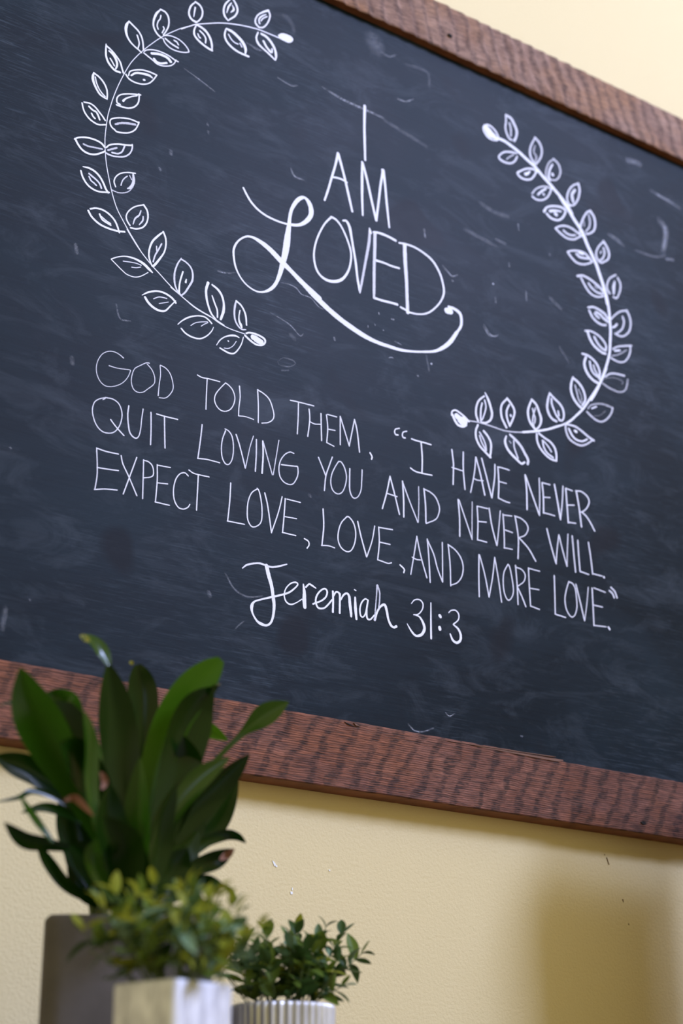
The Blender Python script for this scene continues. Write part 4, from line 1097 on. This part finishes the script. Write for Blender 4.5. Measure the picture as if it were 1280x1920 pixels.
# px spine, full width px, wall offset at base and tip, roll degrees, material, shape
LV = [
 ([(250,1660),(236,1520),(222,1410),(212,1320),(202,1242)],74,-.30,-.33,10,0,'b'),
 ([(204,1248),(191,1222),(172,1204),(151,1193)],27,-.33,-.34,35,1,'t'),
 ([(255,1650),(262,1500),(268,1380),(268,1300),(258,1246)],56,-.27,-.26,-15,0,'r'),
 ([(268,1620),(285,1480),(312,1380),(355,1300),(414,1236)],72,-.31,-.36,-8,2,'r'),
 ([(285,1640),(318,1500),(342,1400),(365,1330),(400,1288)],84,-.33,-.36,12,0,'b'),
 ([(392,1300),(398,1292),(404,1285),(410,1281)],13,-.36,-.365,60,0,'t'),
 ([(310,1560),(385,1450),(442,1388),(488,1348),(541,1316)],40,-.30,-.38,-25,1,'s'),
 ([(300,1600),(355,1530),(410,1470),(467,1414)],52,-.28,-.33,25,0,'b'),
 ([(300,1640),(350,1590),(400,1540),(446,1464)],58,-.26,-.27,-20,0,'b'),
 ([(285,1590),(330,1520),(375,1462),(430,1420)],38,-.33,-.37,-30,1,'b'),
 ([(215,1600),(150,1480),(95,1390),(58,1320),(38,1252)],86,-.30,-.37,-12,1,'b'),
 ([(210,1620),(178,1500),(150,1410),(120,1350),(88,1305)],72,-.28,-.30,18,0,'b'),
 ([(75,1312),(105,1302),(138,1308),(156,1336)],24,-.30,-.33,20,1,'t'),
 ([(100,1302),(70,1306),(35,1313),(-6,1324)],9,-.30,-.31,0,0,'t'),
 ([(190,1560),(125,1490),(70,1452),(25,1434),(-12,1418)],52,-.26,-.25,10,0,'b'),
 ([(150,1530),(105,1496),(62,1484),(35,1496),(-8,1504)],13,-.27,-.28,20,0,'t'),
 ([(160,1545),(112,1520),(78,1514),(40,1524)],20,-.28,-.29,0,0,'t'),
 ([(100,1580),(72,1545),(50,1515),(36,1490)],16,-.34,-.36,40,1,'t'),
 ([(130,1590),(85,1582),(45,1574),(8,1542)],30,-.29,-.32,-20,0,'b'),
 ([(200,1700),(130,1665),(92,1620),(68,1580)],26,-.27,-.27,10,0,'b'),
 ([(180,1560),(170,1470),(168,1390),(156,1332)],30,-.35,-.38,40,1,'b'),
 ([(205,1540),(190,1460),(176,1400),(162,1345)],22,-.33,-.36,-50,1,'b'),
 ([(330,1640),(375,1585),(420,1565),(446,1568),(461,1580)],22,-.28,-.29,20,0,'t'),
 ([(330,1665),(365,1630),(405,1612),(438,1592)],36,-.29,-.32,-10,0,'b'),
 ([(412,1612),(422,1606),(430,1600),(439,1591)],15,-.325,-.33,-10,3,'t'),
 ([(310,1690),(345,1672),(385,1652),(424,1664)],30,-.29,-.32,10,0,'b'),
 ([(320,1640),(340,1644),(360,1642),(378,1650)],11,-.30,-.31,0,1,'t'),
 ([(420,1660),(432,1670),(438,1684),(434,1696)],12,-.33,-.33,0,2,'t'),
 ([(325,1440),(352,1378),(385,1368),(427,1388)],32,-.26,-.29,-15,2,'b'),
 ([(310,1550),(325,1490),(345,1460),(356,1434)],38,-.31,-.33,30,1,'b'),
 ([(245,1700),(180,1640),(140,1560),(118,1480)],84,-.28,-.26,15,0,'b'),
 ([(250,1700),(220,1600),(205,1500),(190,1420)],92,-.27,-.24,-20,0,'b'),
 ([(260,1700),(270,1600),(285,1500),(300,1430)],96,-.29,-.27,10,0,'b'),
 ([(265,1700),(300,1630),(340,1560),(372,1500)],84,-.28,-.25,-15,0,'b'),
 ([(240,1700),(225,1620),(200,1540),(205,1470)],70,-.34,-.38,25,0,'b'),
 ([(250,1705),(245,1640),(238,1580),(195,1530)],60,-.36,-.41,-20,0,'b'),
 ([(262,1700),(262,1600),(258,1520),(262,1420)],44,-.35,-.38,-25,1,'b'),
 ([(270,1700),(295,1600),(300,1540),(330,1470)],50,-.35,-.38,30,0,'b'),
 ([(215,1690),(185,1640),(172,1600),(182,1572)],36,-.36,-.39,10,1,'b'),
 ([(230,1710),(200,1660),(165,1610),(130,1580)],60,-.30,-.28,-10,0,'b'),
 ([(290,1700),(320,1650),(345,1600),(372,1560)],56,-.30,-.28,10,0,'b'),
 ([(230,1700),(175,1680),(150,1650),(128,1600)],50,-.27,-.25,10,0,'b'),
 ([(230,1700),(190,1600),(165,1520),(150,1450)],88,-.25,-.22,5,0,'b'),
 ([(245,1700),(235,1600),(240,1500),(250,1430)],96,-.24,-.22,-5,0,'b'),
 ([(270,1705),(310,1620),(345,1540),(350,1470)],92,-.25,-.22,8,0,'b'),
 ([(255,1705),(285,1640),(330,1600),(368,1580)],60,-.24,-.22,8,0,'b'),
 ([(235,1705),(180,1660),(150,1600),(140,1540)],70,-.24,-.22,8,0,'b'),
 ([(262,1705),(250,1640),(230,1600),(222,1560)],80,-.36,-.38,-12,0,'b'),
 ([(290,1705),(320,1660),(330,1620),(352,1590)],60,-.34,-.35,15,0,'b'),
 ([(240,1705),(210,1670),(190,1640),(160,1620)],60,-.34,-.35,-10,0,'b'),
 ([(205,1560),(178,1480),(140,1420),(112,1392)],70,-.33,-.37,14,0,'b'),
 ([(300,1600),(330,1520),(352,1440),(345,1380)],60,-.32,-.35,-14,0,'b'),
 ([(250,1246),(246,1243),(242,1243)],9,-.262,-.263,0,4,'t'),
 ([(166,1204),(160,1199),(155,1196),(150,1193)],13,-.343,-.345,35,4,'t'),
 ([(120,1500),(140,1495),(160,1512),(176,1530)],15,-.37,-.39,30,3,'t'),
 ([(190,1480),(196,1468),(192,1455),(186,1448)],14,-.38,-.39,10,3,'t'),
 ([(316,1500),(320,1492),(326,1486)],14,-.37,-.375,10,3,'t'),
]
prof = {'b': lambda t: (.42 + .58 * math.sin(math.pi / 2 * t / .62)) if t < .62 else max(.03, math.cos(math.pi / 2 * (t - .62) / .385)) ** .80,
        'r': lambda t: (.40 + .60 * math.sin(math.pi / 2 * t / .70)) if t < .70 else max(.05, math.cos(math.pi / 2 * (t - .70) / .305)) ** .5,
        't': lambda t: max(.03, math.sin(math.pi * (.08 + .90 * t))) ** .8,
        's': lambda t: .22 + .78 * math.exp(-((t - .80) / .16) ** 2) if t < .8 else max(.04, math.cos((t - .8) / .2 * math.pi / 2)) ** .8}
for li, (pp, wpx, y0, y1, roll, mi, sh) in enumerate(LV):
    n = len(pp); pts = []
    for i, (a, b) in enumerate(pp):
        s = i / max(1, n - 1); pts.append(unproj(a, b, y0 + (y1 - y0) * s + .008 * math.sin(s * 3.1)))
    mid = pts[n // 2]; depth = (mid - CAM).dot(fwd); wm = wpx * depth / FPX / max(.5, math.cos(math.radians(roll)))
    if sh == 'b' : wm *= 1.0
    def wdir(t, tan, roll=roll):
        v = (mid - CAM).normalized(); a = tan.cross(v).normalized()
        return (Matrix.Rotation(math.radians(roll + 14 * t), 3, tan) @ a).normalized()
    V, F, AC = [], [], []
    leaf_mesh(V, F, AC, pts, lambda t, wm=wm, sh=sh: wm * prof[sh](t), wdir, .16 if wpx > 30 else .10, wave=.03)
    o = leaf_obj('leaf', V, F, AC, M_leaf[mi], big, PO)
    if mi == 3: o['label'] = 'dried reddish brown leaf tip'
    if mi == 4: o['label'] = 'yellowed leaf tip'
# stems in the pot's mouth
for i in range(9):
    a = i * 2.4; x, y = .03 * math.cos(a), .03 * math.sin(a); V = []; F = []
    for j in range(5):
        s = j / 4; r = .006 * (1 - .4 * s)
        for k in range(6): V.append((x * (1 + .6 * s) + r * math.cos(k * math.pi / 3), y * (1 + .6 * s) + r * math.sin(k * math.pi / 3), HB - .035 + s * .09))
    for j in range(4):
        for k in range(6): F.append((j * 6 + k, j * 6 + (k + 1) % 6, j * 6 + 6 + (k + 1) % 6, j * 6 + 6 + k))
    link('stem', V, F, M_stem, big, True)

# -------- small bushy plants
def leaflet_mesh(L, Wd, bend, mat, nm='leaflet'):
    V, F, AC = [], [], []; n = 7
    for i in range(n):
        t = i / (n - 1); wd = Wd * max(.06, math.sin(math.pi * (t * .93 + .05)) ** .8)
        x = L * t; z = -bend * L * t * t
        for k in range(5):
            u = -1 + k / 2; V.append((x, u * wd / 2, z + abs(u) * wd * .18)); AC.append(u)
    for i in range(n - 1):
        for k in range(4): p = i * 5 + k; F.append((p, p + 1, p + 6, p + 5))
    me = bpy.data.meshes.new(nm); me.from_pydata(V, [], F); me.materials.append(mat)
    me.polygons.foreach_set('use_smooth', [True] * len(F))
    at = me.attributes.new('across', 'FLOAT', 'POINT'); at.data.foreach_set('value', AC)
    return me
LM = {}
for mi in range(4):
    for v in range(3): LM[mi, v] = leaflet_mesh(1.0, (.50, .42, .56)[v], (.15, .45, -.1)[v], M_small[mi])
def tube(name, pts, r0, r1, mat, parent):
    Q = [Vector(q) for q in catmull([np.array(p, float) for p in pts], 4)]; V = []; F = []; n = len(Q)
    for i, q in enumerate(Q):
        a = Q[max(i - 1, 0)]; b = Q[min(i + 1, n - 1)]; d = (b - a).normalized(); u = d.orthogonal().normalized(); v = d.cross(u); r = r0 + (r1 - r0) * i / (n - 1)
        for k in range(5): V.append(q + (u * math.cos(k * 1.2566) + v * math.sin(k * 1.2566)) * r)
    for i in range(n - 1):
        for k in range(5): F.append((i * 5 + k, i * 5 + (k + 1) % 5, i * 5 + 5 + (k + 1) % 5, i * 5 + 5 + k))
    link(name, V, F, mat, parent, True); return Q
def put_leaf(parent, p, d, up, L, mi, rng):
    x = d.normalized(); z = (up - x * up.dot(x)).normalized(); y = z.cross(x)
    m = Matrix((x, y, z)).transposed().to_4x4() @ Matrix.Rotation(rng.uniform(-.5, .5), 4, 'X') @ Matrix.Diagonal((L, L, L, 1))
    o = bpy.data.objects.new('leaf', LM[mi, rng.randrange(3)]); COL.objects.link(o); o.parent = parent
    o.matrix_local = Matrix.Translation(p) @ m
def bush(parent, h0, R, H, nst, seed, L, mats, rim, cap=290, extra=()):
    rng = random.Random(seed); cnt = 0; stems = []
    for i in range(nst):
        a = i * 2.39996 + rng.uniform(-.3, .3); f = math.sqrt((i + .5) / nst)
        tip = Vector((R * f * math.cos(a), R * f * math.sin(a), h0 + H * (1 - .62 * f ** 2.2) * rng.uniform(.82, 1.05)))
        stems.append((Vector((rim * .6 * f * math.cos(a), rim * .6 * f * math.sin(a), h0 - .012)), tip))
    stems = list(extra) + stems
    for (b, tip) in stems:
        mid = (b + tip) / 2 + Vector((tip.x - b.x, tip.y - b.y, 0)) * .12 + Vector((0, 0, .10 * (tip - b).length))
        Q = tube('stem', [b, mid, tip], .0011, .0006, M_stem, parent); n = len(Q)
        k = 0; tot = (tip - b).length; pairs = max(3, int(tot / (L * .62)))
        for j in range(pairs + 1):
            if cnt >= cap: break
            s = .28 + .72 * j / pairs; q = Q[min(n - 1, int(s * (n - 1)))]; q0 = Q[max(0, int(s * (n - 1)) - 1)]; d = (q - q0).normalized()
            if d.length < .5: d = (tip - b).normalized()
            side = d.orthogonal().normalized(); side = Matrix.Rotation(j * 1.57 + rng.uniform(-.5, .5) + b.x * 90, 3, d) @ side
            hi = (q.z - h0) / H
            last = j == pairs
            for sg in (1, -1):
                if cnt >= cap: break
                dd = (d * (.9 if last else .45) + side * sg * (.5 if last else 1.0) + Vector((0, 0, rng.uniform(-.1, .35)))).normalized()
                mi = rng.choices((0, 1, 2, 3), mats(hi, last))[0]
                put_leaf(parent, q, dd, Vector((rng.uniform(-.4, .4), rng.uniform(-.4, .4), 1)), L * rng.uniform(.7, 1.15) * (.75 if last else 1), mi, rng); cnt += 1
    return cnt

# square whitewashed pot, nearest the camera
wc = unproj(325, 1846, -.49); view = wc - CAM; az = math.atan2(view.y, view.x)
p1 = empty('potted_plant', (wc.x, wc.y, SH))
tag(p1, 'small lime green bushy plant in the whitewashed square metal pot at front left', 'plant')
h1 = wc.z - SH
pot = box_pot(p1, .0765, h1, .003, M_white, .97, .003, 72); pot.rotation_euler = (0, 0, az + math.radians(47))
disc(p1, .033, h1 - .012, M_soil)
bush(p1, h1, .096, .094, 30, 3, .0260, lambda hi, last: (1.3, 2.6, 1.6 + 3.6 * (hi > .45) + 1.5 * last, 2.2), .035)

# round galvanised corrugated pot
rc = unproj(530, 1886, -.23)
p2 = empty('potted_plant', (rc.x, rc.y, SH))
tag(p2, 'small dark green bushy plant in the round corrugated galvanised pot, rightmost of the pots', 'plant')
h2 = rc.z - SH
round_pot(p2, .0565, h2, M_zinc, 40); disc(p2, .050, h2 - .012, M_soil)
ex = []
for (a, b, yy) in ((676, 1790, -.25), (640, 1752, -.24), (560, 1748, -.22), (640, 1850, -.27), (600, 1765, -.25), (610, 1740, -.24)):
    q = unproj(a, b, yy) - Vector((rc.x, rc.y, SH)); ex.append((Vector((.02, 0, h2 - .01)), q))
bush(p2, h2, .072, .082, 26, 11, .0270, lambda hi, last: (3.4, 2.8, .5 + 1.3 * (hi > .65), 1.8), .05, 290, ex)

# -------- slim pedestal just beyond the picture's right edge, added to cast the wall shadow
blk = empty('wooden_blocker', (1.878, -0.28, 0))
tag(blk, 'unseen slim dark wooden pedestal standing right of the console table', 'blocker')
bevel(link('column', *box(-.125, .125, -.055, .055, .04, 1.655), M_furn, blk), .004)
bevel(link('base', *box(-.14, .14, -.085, .085, 0, .04), M_furn, blk), .004)
bevel(link('top', *box(-.130, .130, -.062, .062, 1.655, 1.68), M_furn, blk), .004)
